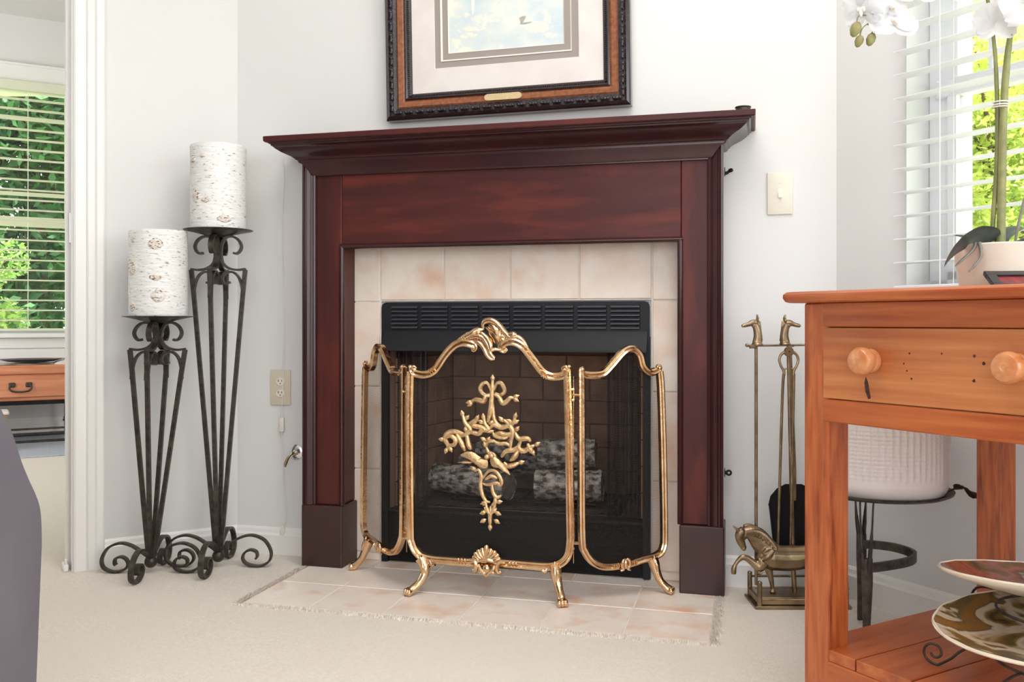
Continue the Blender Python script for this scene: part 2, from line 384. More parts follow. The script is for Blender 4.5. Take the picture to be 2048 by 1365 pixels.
bm = NB(); box(bm, VX0, VX0+.06, .1, .13, WZ0, WZ1); box(bm, VX1-.06, VX1, .1, .13, WZ0, WZ1); box(bm, VX0, VX1, .1, .13, WZ0, WZ0+.06); box(bm, VX0, VX1, .1, .13, WZ1-.06, WZ1); box(bm, VX0, VX1, .1, .13, 1.4, 1.45)
win3 = struct('window_3', bm, VINYL, RW)

w2 = NB()
box(w2, DX0, DX0+.05, .05, .12, DZ0, DZ1); box(w2, DX1-.05, DX1, .05, .12, DZ0, DZ1); box(w2, DX0, DX1, .05, .12, DZ1-.05, DZ1); box(w2, DX0, DX1, .05, .12, DZ0, DZ0+.03)
win2 = struct('window_2', w2, VINYL, DW)
f = NB(); box(f, DX0, DX1, .05, .10, 1.372, 1.435, bev=.004); obj('meeting_rail', f, BLINDC, win2)
f = NB()
for x in (-1.85, -1.3, -.75, -.196):
    box(f, x, x+.02, .066, .09, 1.435, DZ1)
for z in (2.075, 1.575): box(f, DX0, DX1, .062, .088, z, z+.024)
obj('muntin', f, BLINDC, win2)
for i in range(4): pane(win2, DX0+.05+i*.53, DX0+.05+i*.53+.53, .095, DZ0+.02, DZ1-.04)
f = NB(); box(f, DX0-.08, DX1+.08, -.03, 0, DZ1, DZ1+.105, bev=.004); box(f, DX0-.10, DX1+.1, -.04, 0, DZ1+.100, DZ1+.115); obj('head_casing', f, TRIM, win2)
f = NB(); box(f, DX0-.08, DX0, -.03, 0, .5, DZ1); obj('side_casing', f, TRIM, win2)
f = NB(); box(f, DX0-.1, DX1+.1, -.07, .05, DZ0-.03, DZ0, bev=.004); obj('window_sill', f, TRIM, win2)
f = NB(); box(f, DX0-.08, DX1+.08, -.025, 0, DZ0-.10, DZ0-.03, bev=.004); box(f, DX0-.08, DX1+.08, -.018, 0, DZ0-.17, DZ0-.10, bev=.006); obj('apron', f, TRIM, win2)

def blind(name, label, fr, x0, x1, ztop, zbot, pitch, y0, wid, m, cords, railh=.06, tilt=0, th=.0022, first=None):
    t = thing(name, label, 'window blind', fr, 0, 0, 0)
    b = NB(); box(b, x0, x1, y0, y0+wid, ztop, ztop+railh, bev=.003); obj('head_rail', b, m, t)
    z = first if first else ztop-pitch*.8; sl = None
    while z > zbot+pitch*.6:
        if sl is None:
            b = NB(); prism(b, [(-wid/2, -th), (-wid/4, -th*.2), (0, 0), (wid/4, -th*.2), (wid/2, -th), (wid/2, 0), (wid/4, th*.8), (0, th), (-wid/4, th*.8), (-wid/2, 0)], x0, x1, 'x')
            sl = obj('slat', b, m, t); sl.location = (0, y0+wid/2, z); sl.rotation_euler = (R(tilt), 0, 0)
        else: again(sl, t, (0, y0+wid/2, z))
        z -= pitch
    b = NB(); box(b, x0, x1, y0, y0+wid, zbot-.008, zbot+.008, bev=.002); obj('bottom_rail', b, m, t)
    for x in cords:
        for yy in (y0-.001, y0+wid+.001):
            b = NB(); tube(b, [(x, yy, zbot), (x, yy, ztop)], .0012, 5); obj('ladder_cord', b, CORD, t)
    return t
blind('window_blind', 'white horizontal slat blind, open, on the window beside the orchid', RW, WX0, WX1+.05, 2.09, .826, .0588, -.052, .050, BLIND, (0.350, .62, .95), first=2.0094)
blind('window_blind', 'cream horizontal slat blind, open, on the dining room window at far left', DW, DX0+.02, DX1-.02, 2.245, .69, .0655, -.055, .050, BLINDC, (-1.9, -1.2, -.42, -.185), .065, th=.0045)

# ------------------------------------------------------------------ mantelpiece
MX0, MX1 = -.001, 1.244; IX0, IX1 = .1255, 1.1275; IZ = .970; YF = -.112
mantel = thing('mantelpiece', 'dark red mahogany mantelpiece with a moulded shelf around the tiled fireplace', 'mantelpiece', FP, 0, -.0003)
def panel(name, m, x0, x1, z0, z1, y0=YF, y1=-.010, bev=.002):
    return boxobj(name, m, mantel, x0, x1, y0, y1, z0, z1, bev=bev)
panel('stile', MAHV, MX0+.003, IX0-.004, .19, 1.215); panel('stile', MAHV, IX1+.004, MX1-.003, .19, 1.215)
panel('frieze', MAHH, IX0-.004+.0008, IX1+.004-.0008, IZ+.003, 1.215, y0=YF+.0006)
for x0, x1 in ((MX0-.004, IX0+.004), (IX1-.001, MX1+.003)):
    b = NB(); box(b, x0, x1, YF-.013, -.010, 0.002, .189, bev=.004, seg=2); obj('plinth_block', b, MAHP, mantel)
# bead round the opening
b = NB()
bead = [(math.cos(2*PI*k/8)*.008, math.sin(2*PI*k/8)*.010) for k in range(8)]
tube(b, [(IX0-.001, YF-.001, .19), (IX0-.001, YF-.001, IZ)], 1, section=bead, up=(0, 1, 0))
tube(b, [(IX1+.001, YF-.001, .19), (IX1+.001, YF-.001, IZ)], 1, section=bead, up=(0, 1, 0))
tube(b, [(IX0-.008, YF-.001, IZ), (IX1+.008, YF-.001, IZ)], 1, section=bead, up=(0, 1, 0))
obj('opening_bead', b, MAHD, mantel, smooth=50)
# outer vertical moulding, mitred into the bed moulding under the crown
def vmould(x_out, sgn):
    b = NB()
    pr = [(0, YF+.006), (0, YF-.014), (.006, YF-.017), (.009, YF-.012), (.013, YF-.011), (.016, YF-.015), (.024, YF-.012), (.031, YF-.006), (.036, YF-.011), (.041, YF-.009), (.044, YF+.002)]
    pts = [(x_out+sgn*a, y) for a, y in pr]
    A = [b.verts.new((x, y, .19)) for x, y in pts]; B = [b.verts.new((x, y, 1.228-a*.95)) for (x, y), (a, _) in zip(pts, pr)]
    for k in range(len(pts)-1): b.faces.new((A[k], A[k+1], B[k+1], B[k]))
    b.faces.new(A); b.faces.new(B)
    return obj('side_moulding', b, MAHD, mantel, smooth=35)
vmould(MX0, 1); vmould(MX1, -1)
def usweep(bm, prof, x0, x1, yf, yb, caps=True):
    """profile (offset, z) wrapped, mitred, round the left, front and right of a box"""
    rows = [[bm.verts.new(p) for p in ((x0-o, yb, z), (x0-o, yf-o, z), (x1+o, yf-o, z), (x1+o, yb, z))] for o, z in prof]
    for a, c in zip(rows, rows[1:]):
        for k in range(3): bm.faces.new((a[k], a[k+1], c[k+1], c[k]))
    for k in (0, 3): bm.faces.new([r[k] for r in rows])
    bm.faces.new(rows[0]); bm.faces.new(rows[-1])
b = NB(); pr = [(-.046, 1.184), (-.0455, 1.187), (-.036, 1.189), (-.031, 1.192), (-.024, 1.202), (-.014, 1.213), (-.004, 1.221), (.003, 1.225), (.003, 1.23)]
pr = [(o*.9+.001 if o < 0 else o, z) for o, z in pr]
rows = [[b.verts.new(p) for p in ((MX0-o, YF-.012-.3*(o+.04), z), (MX1+o, YF-.012-.3*(o+.04), z))] for o, z in pr]
for a, c in zip(rows, rows[1:]): b.faces.new((a[0], a[1], c[1], c[0]))
obj('bed_moulding', b, MAHD, mantel, smooth=30)
b = NB()
usweep(b, [(-.01, 1.222), (.004, 1.223), (.008, 1.226), (.010, 1.231), (.014, 1.233), (.016, 1.236), (.019, 1.238), (.024, 1.242), (.034, 1.2465), (.046, 1.2525), (.058, 1.261), (.064, 1.267), (.067, 1.268), (.068, 1.272), (.072, 1.2735), (.073, 1.277), (-.01, 1.277)], MX0, MX1, YF-.016, -.001)
obj('crown_moulding', b, MAHD, mantel, smooth=28)
b = NB()
usweep(b, [(.06, 1.277), (.080, 1.2772), (.0835, 1.280), (.084, 1.2925), (.082, 1.2945), (.02, 1.2945)], MX0, MX1, YF-.016, -.001)
obj('shelf', b, mahogany('mahogany_shelf', (2.2, 26, 20), (3, 8, 8)), mantel, smooth=28)
# inner return faces of the posts
# black hooks on the right hand side
for z in (1.163, .322):
    h = thing('screw_hook', ('small black hook on the right side of the mantelpiece, just under the crown' if z > 1 else 'small black eyelet on the right side of the mantelpiece, low down'), 'hook', FP, MX1, -.03, z)
    b = NB()
    if z > 1:
        tube(b, catmull([(0, 0, -.004), (.006, 0, -.004), (.012, 0, .0), (.016, -.001, .003)], 4), [.006, .0045, .004, .0065], 8)
        blob(b, (.018, -.002, .003), .0062, .006, .006, 8, 6); obj('hook_arm', b, BLACKM, h, smooth=60)
    else:
        tube(b, [(0, 0, 0), (.008, 0, 0)], .005, 8)
        tube(b, catmull([(.012+.006*math.cos(t*PI/4), 0, .006*math.sin(t*PI/4)) for t in range(8)], 3, True)+[Vector((.018, 0, 0))], .003, 6)
        obj('eyelet_ring', b, BLACKM, h, smooth=60)
    b = NB(); box(b, 0, .002, -.006, .006, -.012, .012, bev=.0008); obj('back_plate', b, BLACKM, h)
c = thing('tin_candle_cup', 'small round dark metal cup on the right end of the mantel shelf', 'cup', FP, 1.296, -.165, 1.2945)
b = NB(); lathe(b, [(0, 0), (.017, 0), (.019, .003), (.019, .012), (.021, .014), (.021, .016), (.017, .016), (.016, .005), (0, .005)], 24); obj('cup_body', b, IRON, c, smooth=40)

# ------------------------------------------------------------------ tile surround and hearth
sur = thing('tile_surround', 'mottled beige ceramic tile surround inside the mantelpiece', 'tile surround', FP, 0, 0)
b = NB(); box(b, .012, .2085, -.0125, -.001, .0005, .99); box(b, 1.0395, 1.232, -.0125, -.001, .0005, .99); box(b, .2085, 1.0395, -.0125, -.001, .8065, .99)
obj('grout_bed', b, GROUT, sur)
g = .0024
def tile(m, par, x0, x1, y0, y1, z0, z1):
    b = NB(); cx, cy, cz = (x0+x1)/2, (y0+y1)/2, (z0+z1)/2
    box(b, x0-cx, x1-cx, y0-cy, y1-cy, z0-cz, z1-cz, bev=.0012); return obj('tile', b, m, par, loc=(cx, cy, cz))
zr = [.004, .0295, .287, .543, .805, .992]
for i in range(5):
    tile(TILE, sur, .013, .2066-g, -.0165, -.005, zr[i]+g, zr[i+1]-g); tile(TILE, sur, 1.0415+g, 1.231, -.0165, -.005, zr[i]+g, zr[i+1]-g)
xs = [.2066, .4145, .622, .830, 1.0415]
for a, c in zip(xs, xs[1:]): tile(TILE, sur, a+g, c-g, -.0165, -.005, .8085+g, .992-g)
hearth = thing('tiled_hearth', 'flush hearth of square beige floor tiles in front of the fireplace', 'hearth', FP, 0, 0)
b = NB(); box(b, .017, 1.225, -.500, -.002, .0001, .0016); obj('grout_bed', b, GROUT, hearth)
xs = [.017, .210, .414, .616, .820, 1.022, 1.225]; ys = [-.500, -.290, -.086, -.002]
for a, c in zip(xs, xs[1:]):
    for y0, y1 in zip(ys, ys[1:]):
        tile(HTILE, hearth, a+g*.8, c-g*.8, y0+g*.8, y1-g*.8, .0002, .0034)
# carpet tufts lapping over the tile edge
b = NB()
def tuft(b, x, y, h, lean):
    a = random.uniform(0, PI); wv = .0022
    p = [Vector((x-math.cos(a)*wv, y-math.sin(a)*wv, .0002)), Vector((x+math.cos(a)*wv, y+math.sin(a)*wv, .0002)), Vector((x+lean[0]+random.uniform(-.003, .003), y+lean[1]+random.uniform(-.003, .003), h))]
    b.faces.new([b.verts.new(v) for v in p])
for i in range(9000):
    s_ = random.random()
    if s_ < .28: x, y, l = .013-abs(random.gauss(0, .008)), random.uniform(-.51, -.13), (.004, 0)
    elif s_ < .56: x, y, l = 1.229+abs(random.gauss(0, .008)), random.uniform(-.51, -.13), (-.004, 0)
    else: x, y, l = random.uniform(.0, 1.24), -.504-abs(random.gauss(0, .008)), (0, .004)
    tuft(b, x, y, random.uniform(.004, .008), l)
o = obj('carpet_fringe', b, TUFT, FLOOR); tag(o, kind='stuff'); o.matrix_world = Matrix.Translation(FP.o) @ Matrix.Rotation(FP.r, 4, 'Z')

# ------------------------------------------------------------------ gas fireplace insert
FX0, FX1 = .2125, 1.0355
ins = thing('fireplace_insert', 'black steel gas fireplace insert with louvred top and mesh curtains', 'fireplace', FP, 0, 0)
b = NB()
rc = .016; top = [(FX0, .005), (FX1, .005), (FX1, .803-rc)]+[(FX1-rc+rc*math.cos(t), .803-rc+rc*math.sin(t)) for t in (R(30), R(60), R(90))]+[(FX0+rc-rc*math.sin(t), .803-rc+rc*math.cos(t)) for t in (R(0), R(30), R(60))]+[(FX0, .803-rc)]
# face frame: top strip, sides, bottom panel
prism(b, [(FX0, .70), (FX1, .70)]+top[2:], -.020, -.0175, 'y')
box(b, FX0, FX0+.020, -.020, .02, .005, .70); box(b, FX1-.020, FX1, -.020, .02, .005, .70)
obj('face_frame', b, BLACKM, ins)
gw = (1.007-.2478+.0135)/8
slat = None
for k in range(8):
    x0 = .2478+k*gw; x1 = x0+gw-.0135
    b = NB(); box(b, x0-.002, x1+.002, -.0206, -.0198, .7215, .7935)
    obj('louvre_recess', b, BLACKD, ins)
    for j in range(6):
        if slat is None:
            b = NB(); wd = x1-x0
            prism(b, [(-.0205, -.0005), (-.027, -.0035), (-.0285, -.0025), (-.0275, -.0005), (-.0205, .0045)], 0, wd, 'x')
            slat = obj('louvre', b, SLATB, ins); slat.location = (x0, 0, .7265+j*.0123)
        else: again(slat, ins, (x0, 0, .7265+j*.0123))
b = NB(); prism(b, [(-.020, .716), (-.024, .716), (-.058, .664), (-.060, .656), (-.056, .655), (-.052, .660), (-.022, .704)], FX0+.012, FX1-.006, 'x'); obj('hood', b, BLACKM, ins, smooth=25)
b = NB(); box(b, FX0+.02, FX1-.02, -.012, .01, .006, .160, bev=.002)
for j in range(10): box(b, FX0+.03, FX1-.03, -.0135, -.012, .020+j*.013, .026+j*.013)
obj('lower_panel', b, BLACKD, ins)
b = NB(); box(b, FX0+.02, FX1-.02, -.014, .05, .158, .166, bev=.001); obj('ledge', b, BLACKM, ins)
# firebox shell
b = NB(); z0, z1 = .165, .70; A = (FX0+.02, FX1-.02); Bk = (.30, .95); D = .42
v = lambda x, y, z: b.verts.new((x, y, z))
p = [v(A[0], .0, z0), v(A[1], 0, z0), v(Bk[1], D, z0), v(Bk[0], D, z0), v(A[0], 0, z1), v(A[1], 0, z1), v(Bk[1], D, z1-.06), v(Bk[0], D, z1-.06)]
for f in ((0, 1, 2, 3), (4, 5, 6, 7), (0, 3, 7, 4), (1, 2, 6, 5), (2, 3, 7, 6)): b.faces.new([p[i] for i in f])
obj('firebox_shell', b, BGROUT, ins)
br = None; rows = 6; rh = (z1-.07-z0)/rows
for r_ in range(rows):
    x = Bk[0]+.004-(.08 if r_ % 2 else 0)
    while x < Bk[1]-.01:
        xa, xb = max(x, Bk[0]+.004), min(x+.158, Bk[1]-.004)
        if xb-xa > .015: tile(BRICKM, ins, xa, xb, D-.012, D-.002, z0+r_*rh+.002, z0+(r_+1)*rh-.002).name = 'brick'
        x += .162
for side in (0, 1):
    for r_ in range(rows):
        n_ = 3
        for k in range(n_):
            ya, yb = k/n_+(.0 if r_ % 2 else .0), (k+1)/n_
            b = NB(); xa0, xa1 = (A[0], Bk[0]) if side == 0 else (A[1], Bk[1]); sg = .006 if side == 0 else -.006
            X = lambda t: xa0+(xa1-xa0)*t
            y_0, y_1 = .03+(D-.05)*(ya)+.002, .03+(D-.05)*(yb)-.002
            q = [(X(y_0/D)+sg, y_0), (X(y_1/D)+sg, y_1), (X(y_1/D)+sg*.2, y_1), (X(y_0/D)+sg*.2, y_0)]
            prism(b, q, z0+r_*rh+.002, z0+(r_+1)*rh-.002, 'z'); obj('brick', b, BRICKM, ins)
for s_, (x0, x1) in enumerate(((FX0+.022, .345), (.905, FX1-.022))):
    b = NB(); n_ = 40; rows_ = []
    for k in range(n_+1):
        t = k/n_; x = x0+(x1-x0)*t; y = .030+.010*math.sin(t*PI*9)+.003*math.sin(t*31)
        rows_.append([b.verts.new((x, y, .168)), b.verts.new((x+.002*math.sin(t*20), y, .66))])
    for a, c in zip(rows_, rows_[1:]): b.faces.new((a[0], c[0], c[1], a[1]))
    o = obj('mesh_curtain', b, CHAIN, ins, smooth=80)
b = NB(); tube(b, [(FX0+.02, .03, .662), (FX1-.02, .03, .662)], .004, 8); obj('curtain_rod', b, BLACKD, ins)
b = NB(); n_ = 36
for i in range(n_+1):
    pass
G = [[b.verts.new((.30+.64*i/n_, .06+.32*j/14, .169+.014*noise.noise(Vector((i*.9, j*.9, 3)))+.012*math.sin(PI*j/14))) for j in range(15)] for i in range(n_+1)]
for i in range(n_):
    for j in range(14): b.faces.new((G[i][j], G[i+1][j], G[i+1][j+1], G[i][j+1]))
o = obj('ember_bed', b, EMBER, ins, smooth=180); tag(o, kind='stuff')
b = NB()
for x in (.42, .52, .62, .72, .82): tube(b, [(x, .07, .196), (x, .11, .190), (x, .33, .190)], .005, 6)
tube(b, [(.40, .10, .186), (.86, .10, .186)], .005, 6); tube(b, [(.40, .30, .186), (.86, .30, .186)], .005, 6)
for x in (.45, .81):
    for y in (.1, .3): tube(b, [(x, y, .167), (x, y, .19)], .005, 6)
obj('log_grate', b, BLACKD, ins)
def log(label, p0, p1, r0, r1, seed):
    p0 = Vector(p0); p1 = Vector(p1); mid = (p0+p1)/2
    t = thing('gas_log', label, 'log', FP, mid.x, mid.y, mid.z-max(r0, r1), group='ceramic gas logs')
    off = Vector((0, 0, max(r0, r1)))
    b = NB(); n_ = 20; m_ = 26; T = (p1-p0).normalized(); N_ = T.cross(Vector((0, 0, 1))).normalized(); B_ = T.cross(N_)
    rings = []
    for i in range(m_+1):
        c_ = p0.lerp(p1, i/m_)-mid+off; rr = r0+(r1-r0)*i/m_; ring = []
        for k in range(n_):
            a = 2*PI*k/n_; q = Vector((math.cos(a)*3, math.sin(a)*3, i*.5+seed*7))
            rad = rr*(1+.10*noise.noise(q)+.05*noise.noise(q*3))
            ring.append(b.verts.new(c_+(N_*math.cos(a)+B_*math.sin(a))*rad))
        rings.append(ring)
    for a, c in zip(rings, rings[1:]):
        for k in range(n_): b.faces.new((a[k], a[(k+1) % n_], c[(k+1) % n_], c[k]))
    obj('bark', b, LOGM, t, smooth=60)
    for i, s_ in ((0, -1), (m_, 1)):
        b = NB(); c_ = p0.lerp(p1, i/m_)-mid+off+T*s_*.003
        cv = b.verts.new(c_); rr = (r0 if i == 0 else r1)*.93; ring = [b.verts.new(c_-T*s_*.005+(N_*math.cos(2*PI*k/n_)+B_*math.sin(2*PI*k/n_))*rr) for k in range(n_)]
        for k in range(n_): b.faces.new((cv, ring[k], ring[(k+1) % n_]))
        obj('cut_end', b, LOGE, t, smooth=60)
log('grey log lying at the front left of the fire grate, cut end facing right', (.325, .170, .240), (.590, .095, .234), .046, .045, 1)
log('thick pale log at the front right of the fire grate, rough bark to the front', (.668, .125, .236), (.875, .135, .240), .046, .048, 2)
log('slim dark log lying across the back of the grate', (.36, .325, .262), (.80, .335, .268), .038, .036, 3)
log('knotty grey log leaning on top of the right end of the grate', (.672, .155, .330), (.850, .165, .336), .044, .046, 4)
log('short dark log on top, behind the screen ornament', (.46, .24, .322), (.585, .19, .330), .040, .038, 5)

# ------------------------------------------------------------------ fire screen (three hinged brass panels)
SCR = FP.sub(.634, -.296)
scr = thing('fire_screen', 'polished brass three-panel folding fire screen with scrolled top and claw feet', 'fire screen', SCR)
RAIL = [(-1.0, -.75), (-.55, -1), (-.1, -.62), (.1, -.62), (.55, -1), (1.0, -.75), (1.0, .75), (.4, 1), (-.4, 1), (-1.0, .75)]
def rail(bm, pts, r=.0085, n=5, sec=RAIL, taper=None, y=0):
    P = catmull([(a, y, c) for a, c in pts], n)
    tube(bm, P, taper or r, section=sec, up=(0, 1, 0))
def flip(pts): return [(-a, c) for a, c in pts]
centre = bpy.data.objects.new('centre_panel', None); C.objects.link(centre); centre.parent = scr
POST = [(-.2192, .6078), (-.2215, .47), (-.2195, .185), (-.2160, .1396), (-.1979, .1086), (-.1668, .0973), (-.1108, .0956), (-.0416, .0958), (.0022, .099), (.0536, .0995), (.1205, .0978), (.1655, .0985), (.197, .108), (.2179, .1293), (.2250, .1662), (.2250, .2121), (.2205, .4806), (.2166, .6189)]
LRAIL = [(-.2055, .6105), (-.2085, .6175), (-.2136, .6141), (-.2101, .6046), (-.1877, .5993), (-.1684, .6015), (-.1537, .6087), (-.1419, .6214), (-.1184, .6551), (-.095, .6784), (-.0746, .6868), (-.0572, .6861), (-.0413, .6807), (-.0355, .6733), (-.0404, .6669), (-.0456, .6715)]
RRAIL = [(.0445, .6744), (.0502, .669), (.0445, .6662), (.0374, .673), (.0431, .684), (.0573, .6903), (.077, .6888), (.0967, .6775), (.1135, .6586), (.1302, .637), (.1497, .6128), (.1691, .6009), (.1912, .5999), (.2076, .605), (.2150, .6165), (.2120, .6238), (.2049, .6203), (.2097, .6150)]
b = NB(); rail(b, POST, .0100)
rail(b, LRAIL, taper=[.004, .006]+[.0100]*11+[.007, .0048, .003]); rail(b, RRAIL, taper=[.003, .0048, .007]+[.0100]*11+[.006, .005, .004])
for x, z in ((-.2075, .6125), (.2100, .6175), (-.2205, .6200), (.2215, .6255)): blob(b, (x, -.003, z), .0065, .0075, .0065, 10, 8)
for (x, z, dx, dz) in ((-.160, .606, .6, .8), (-.154, .6095, .6, .8), (-.1480, .614, .6, .8), (.153, .608, -.6, .8), (.159, .604, -.6, .8), (.165, .6015, -.5, .9)):
    tube(b, [(x-dz*.009*.9, -.006, z+dx*.009*-1 if dx < 0 else z+.009*dx*.0+.008), (x, -.011, z), (x+.005*(1 if dx > 0 else -1), -.006, z-.009)], .0022, 6)
obj('panel_frame', b, BRASS, centre, smooth=40)
# crest of shell and leaf scrolls
b = NB()
TB_ = [.0025, .005, .0055, .005, .003]
for pts, tp, y in (([(-.0116, .7257), (-.0136, .7362), (-.0075, .7441), (.0034, .7474), (.0156, .7454), (.0292, .7363), (.04, .7245), (.0495, .7128), (.0589, .7051), (.0697, .7038), (.0831, .7035), (.0964, .6948), (.1044, .6845), (.1150, .6650)], [.003, .006, .0065, .006, .006, .0055, .004, .002], -.003),
        ([(-.0831, .6925), (-.0693, .7005), (-.0541, .7070), (-.0400, .7150), (-.0300, .7205), (-.0184, .7218), (-.0116, .7257)], [.004, .007, .0075, .006, .003], -.002),
        ([(-.0620, .6955), (-.05, .7007), (-.0307, .7047), (-.0143, .7008), (-.0034, .6891), (.0034, .6734), (.0089, .6578), (.0197, .6461)], [.003, .006, .006, .0055, .004], -.005),
        ([(-.046, .6930), (-.0311, .6900), (-.0181, .6820), (-.0096, .6700), (-.0028, .6550), (.0089, .6444), (.0201, .6451)], [.003, .006, .006, .005, .0035], -.003),
        ([(-.017, .7139), (-.0075, .7048), (.0034, .6931), (.0089, .6787), (.0102, .6682), (.0204, .6700), (.0333, .6684)], [.004, .006, .006, .005, .003], -.006),
        ([(.0495, .7128), (.0600, .7085), (.0720, .7095), (.0800, .7075)], [.002, .006, .007, .003], -.003)):
    tube(b, catmull([(x, y, z) for x, z in pts], 5), [v*1.25 for v in tp], 8)
hub = Vector((.034, -.002, .690))
for k, (x, z) in enumerate([(-.004, .728), (.004, .735), (.014, .736), (.024, .731), (.033, .723), (.042, .713), (.049, .703)]):
    tube(b, catmull([tuple(hub), ((hub.x+x)/2+.004*(k < 3), -.007, (hub.z+z)/2), (x, -.002, z)], 4), [.002, .0042, .0048, .0030], 6)
pillow(b, [(-.0034, .7284), (.0075, .7389), (.0265, .7324), (.04, .718), (.0522, .6998), (.0495, .688), (.0292, .680), (.0102, .6909), (.002, .7127)], .001, .003)
for (x, z) in ((-.052, .7125), (-.040, .7165), (-.028, .7150), (-.060, .7045)): blob(b, (x, -.004, z), .010, .006, .0055, 8, 6)
for i in range(9): blob(b, (-.072+i*.0075, -.006, .7005-.00025*(i-3)**2*(1 if i > 3 else .4)), .0035, .006, .0045, 6, 5)
obj('crest', b, BRASS, centre, smooth=50)
# lower scallop shell
b = NB()
for k in range(9):
    a = R(12+k*19.5); L_ = .036+(.008 if k == 4 else .0); sx, sz = .0-.0015, .104
    e = Vector((sx+math.cos(a)*L_*.98, -.010, sz+math.sin(a)*L_*.82+.002)); s0 = Vector((sx+math.cos(a)*.008, -.013, sz-.002+math.sin(a)*.006))
    tube(b, [s0, s0.lerp(e, .5)+Vector((0, -.004, 0)), e], [.0028, .0052, .0066 if k != 4 else .0075], 8); blob(b, tuple(e), .0066, .0055, .0062, 8, 6)
tube(b, catmull([(-.030, -.013, .092), (-.022, -.016, .104), (0, -.018, .109), (.022, -.016, .104), (.030, -.013, .092)], 4), [.003, .0055, .0055, .003], 7)
for s_ in (-1, 1):
    tube(b, catmull([(s_*.050, -.012, .106), (s_*.034, -.014, .104), (s_*.028, -.015, .090), (s_*.033, -.014, .076), (s_*.040, -.013, .080)], 4), [.003, .006, .0065, .005, .003], 7)
    tube(b, catmull([(s_*.022, -.014, .096), (s_*.016, -.017, .082), (s_*.006, -.018, .074), (0, -.016, .064)], 4), [.003, .006, .006, .003], 7)
    blob(b, (s_*.018, -.015, .076), .006, .006, .006, 8, 6)
    for i in range(3): blob(b, (s_*(.062+i*.009), -.010, .1035), .005, .005, .005, 8, 6)
blob(b, (0, -.016, .084), .012, .008, .014, 10, 8)
obj('lower_shell', b, BRASS, centre, smooth=50)
# claw feet of the centre panel
def claw(name, top, pts, par, toe=(0, -1)):
    b = NB(); P = catmull(pts, 5)
    tube(b, P, [.0165, .0160, .0125, .0105, .0110, .0135], 10, ell=.9)
    e = Vector(pts[-1])
    for k in (-1, 0, 1):
        d = Vector((toe[0], toe[1], 0)).normalized(); sd = Vector((-d.y, d.x, 0))
        c0 = e+sd*k*.0085-d*.004; c0.z = .0105+.0034
        blob(b, tuple(c0+d*.008), .0068, .0095, .0100, 8, 6)
    tube(b, catmull([Vector(pts[0])+Vector((0, -.008, .010)), Vector(pts[1])+Vector((0, -.012, .0)), Vector(pts[2])+Vector((0, -.009, 0))], 4), [.003, .006, .002], 7)
    return obj(name, b, BRASS, par, smooth=60)
claw('claw_foot', None, [(-.192, 0, .098), (-.180, -.002, .078), (-.179, -.008, .056), (-.190, -.018, .034), (-.204, -.030, .020), (-.212, -.038, .014)], centre, (-.6, -1))
claw('claw_foot', None, [(.184, 0, .104), (.1865, -.002, .082), (.1915, -.006, .060), (.199, -.014, .038), (.205, -.022, .022), (.209, -.030, .014)], centre, (.5, -1))
b = NB(); tube(b, catmull([(-.165, -.004, .093), (-.158, -.006, .083), (-.148, -.008, .085)], 4), [.006, .0065, .005], 8); tube(b, catmull([(.162, -.004, .094), (.158, -.006, .086), (.150, -.008, .090)], 4), [.006, .0065, .005], 8)
obj('bracket_scroll', b, BRASS, centre, smooth=60)
def meshfill(outline, par, y=.003):
    b = NB(); f = b.faces.new([b.verts.new((x, y, z)) for x, z in outline]); bmesh.ops.triangulate(b, faces=[f])
    o = obj('wire_mesh', b, MESH, par); return o
topL = [p for p in LRAIL[4:13]]; topR = RRAIL[4:13]
out = [(-.2192, .6078)]+[(-.2192, .47), (-.2178, .185), (-.2149, .1396), (-.1979, .1086), (-.1668, .0973), (-.0416, .0958), (.0536, .0995), (.1655, .0985), (.197, .108), (.2179, .1273), (.224, .1662), (.2244, .2121), (.2192, .4806), (.2166, .6)]+[(p[0], p[1]) for p in topR[::-1]]+[(p[0], p[1]) for p in topL[::-1]]
meshfill(out, centre)
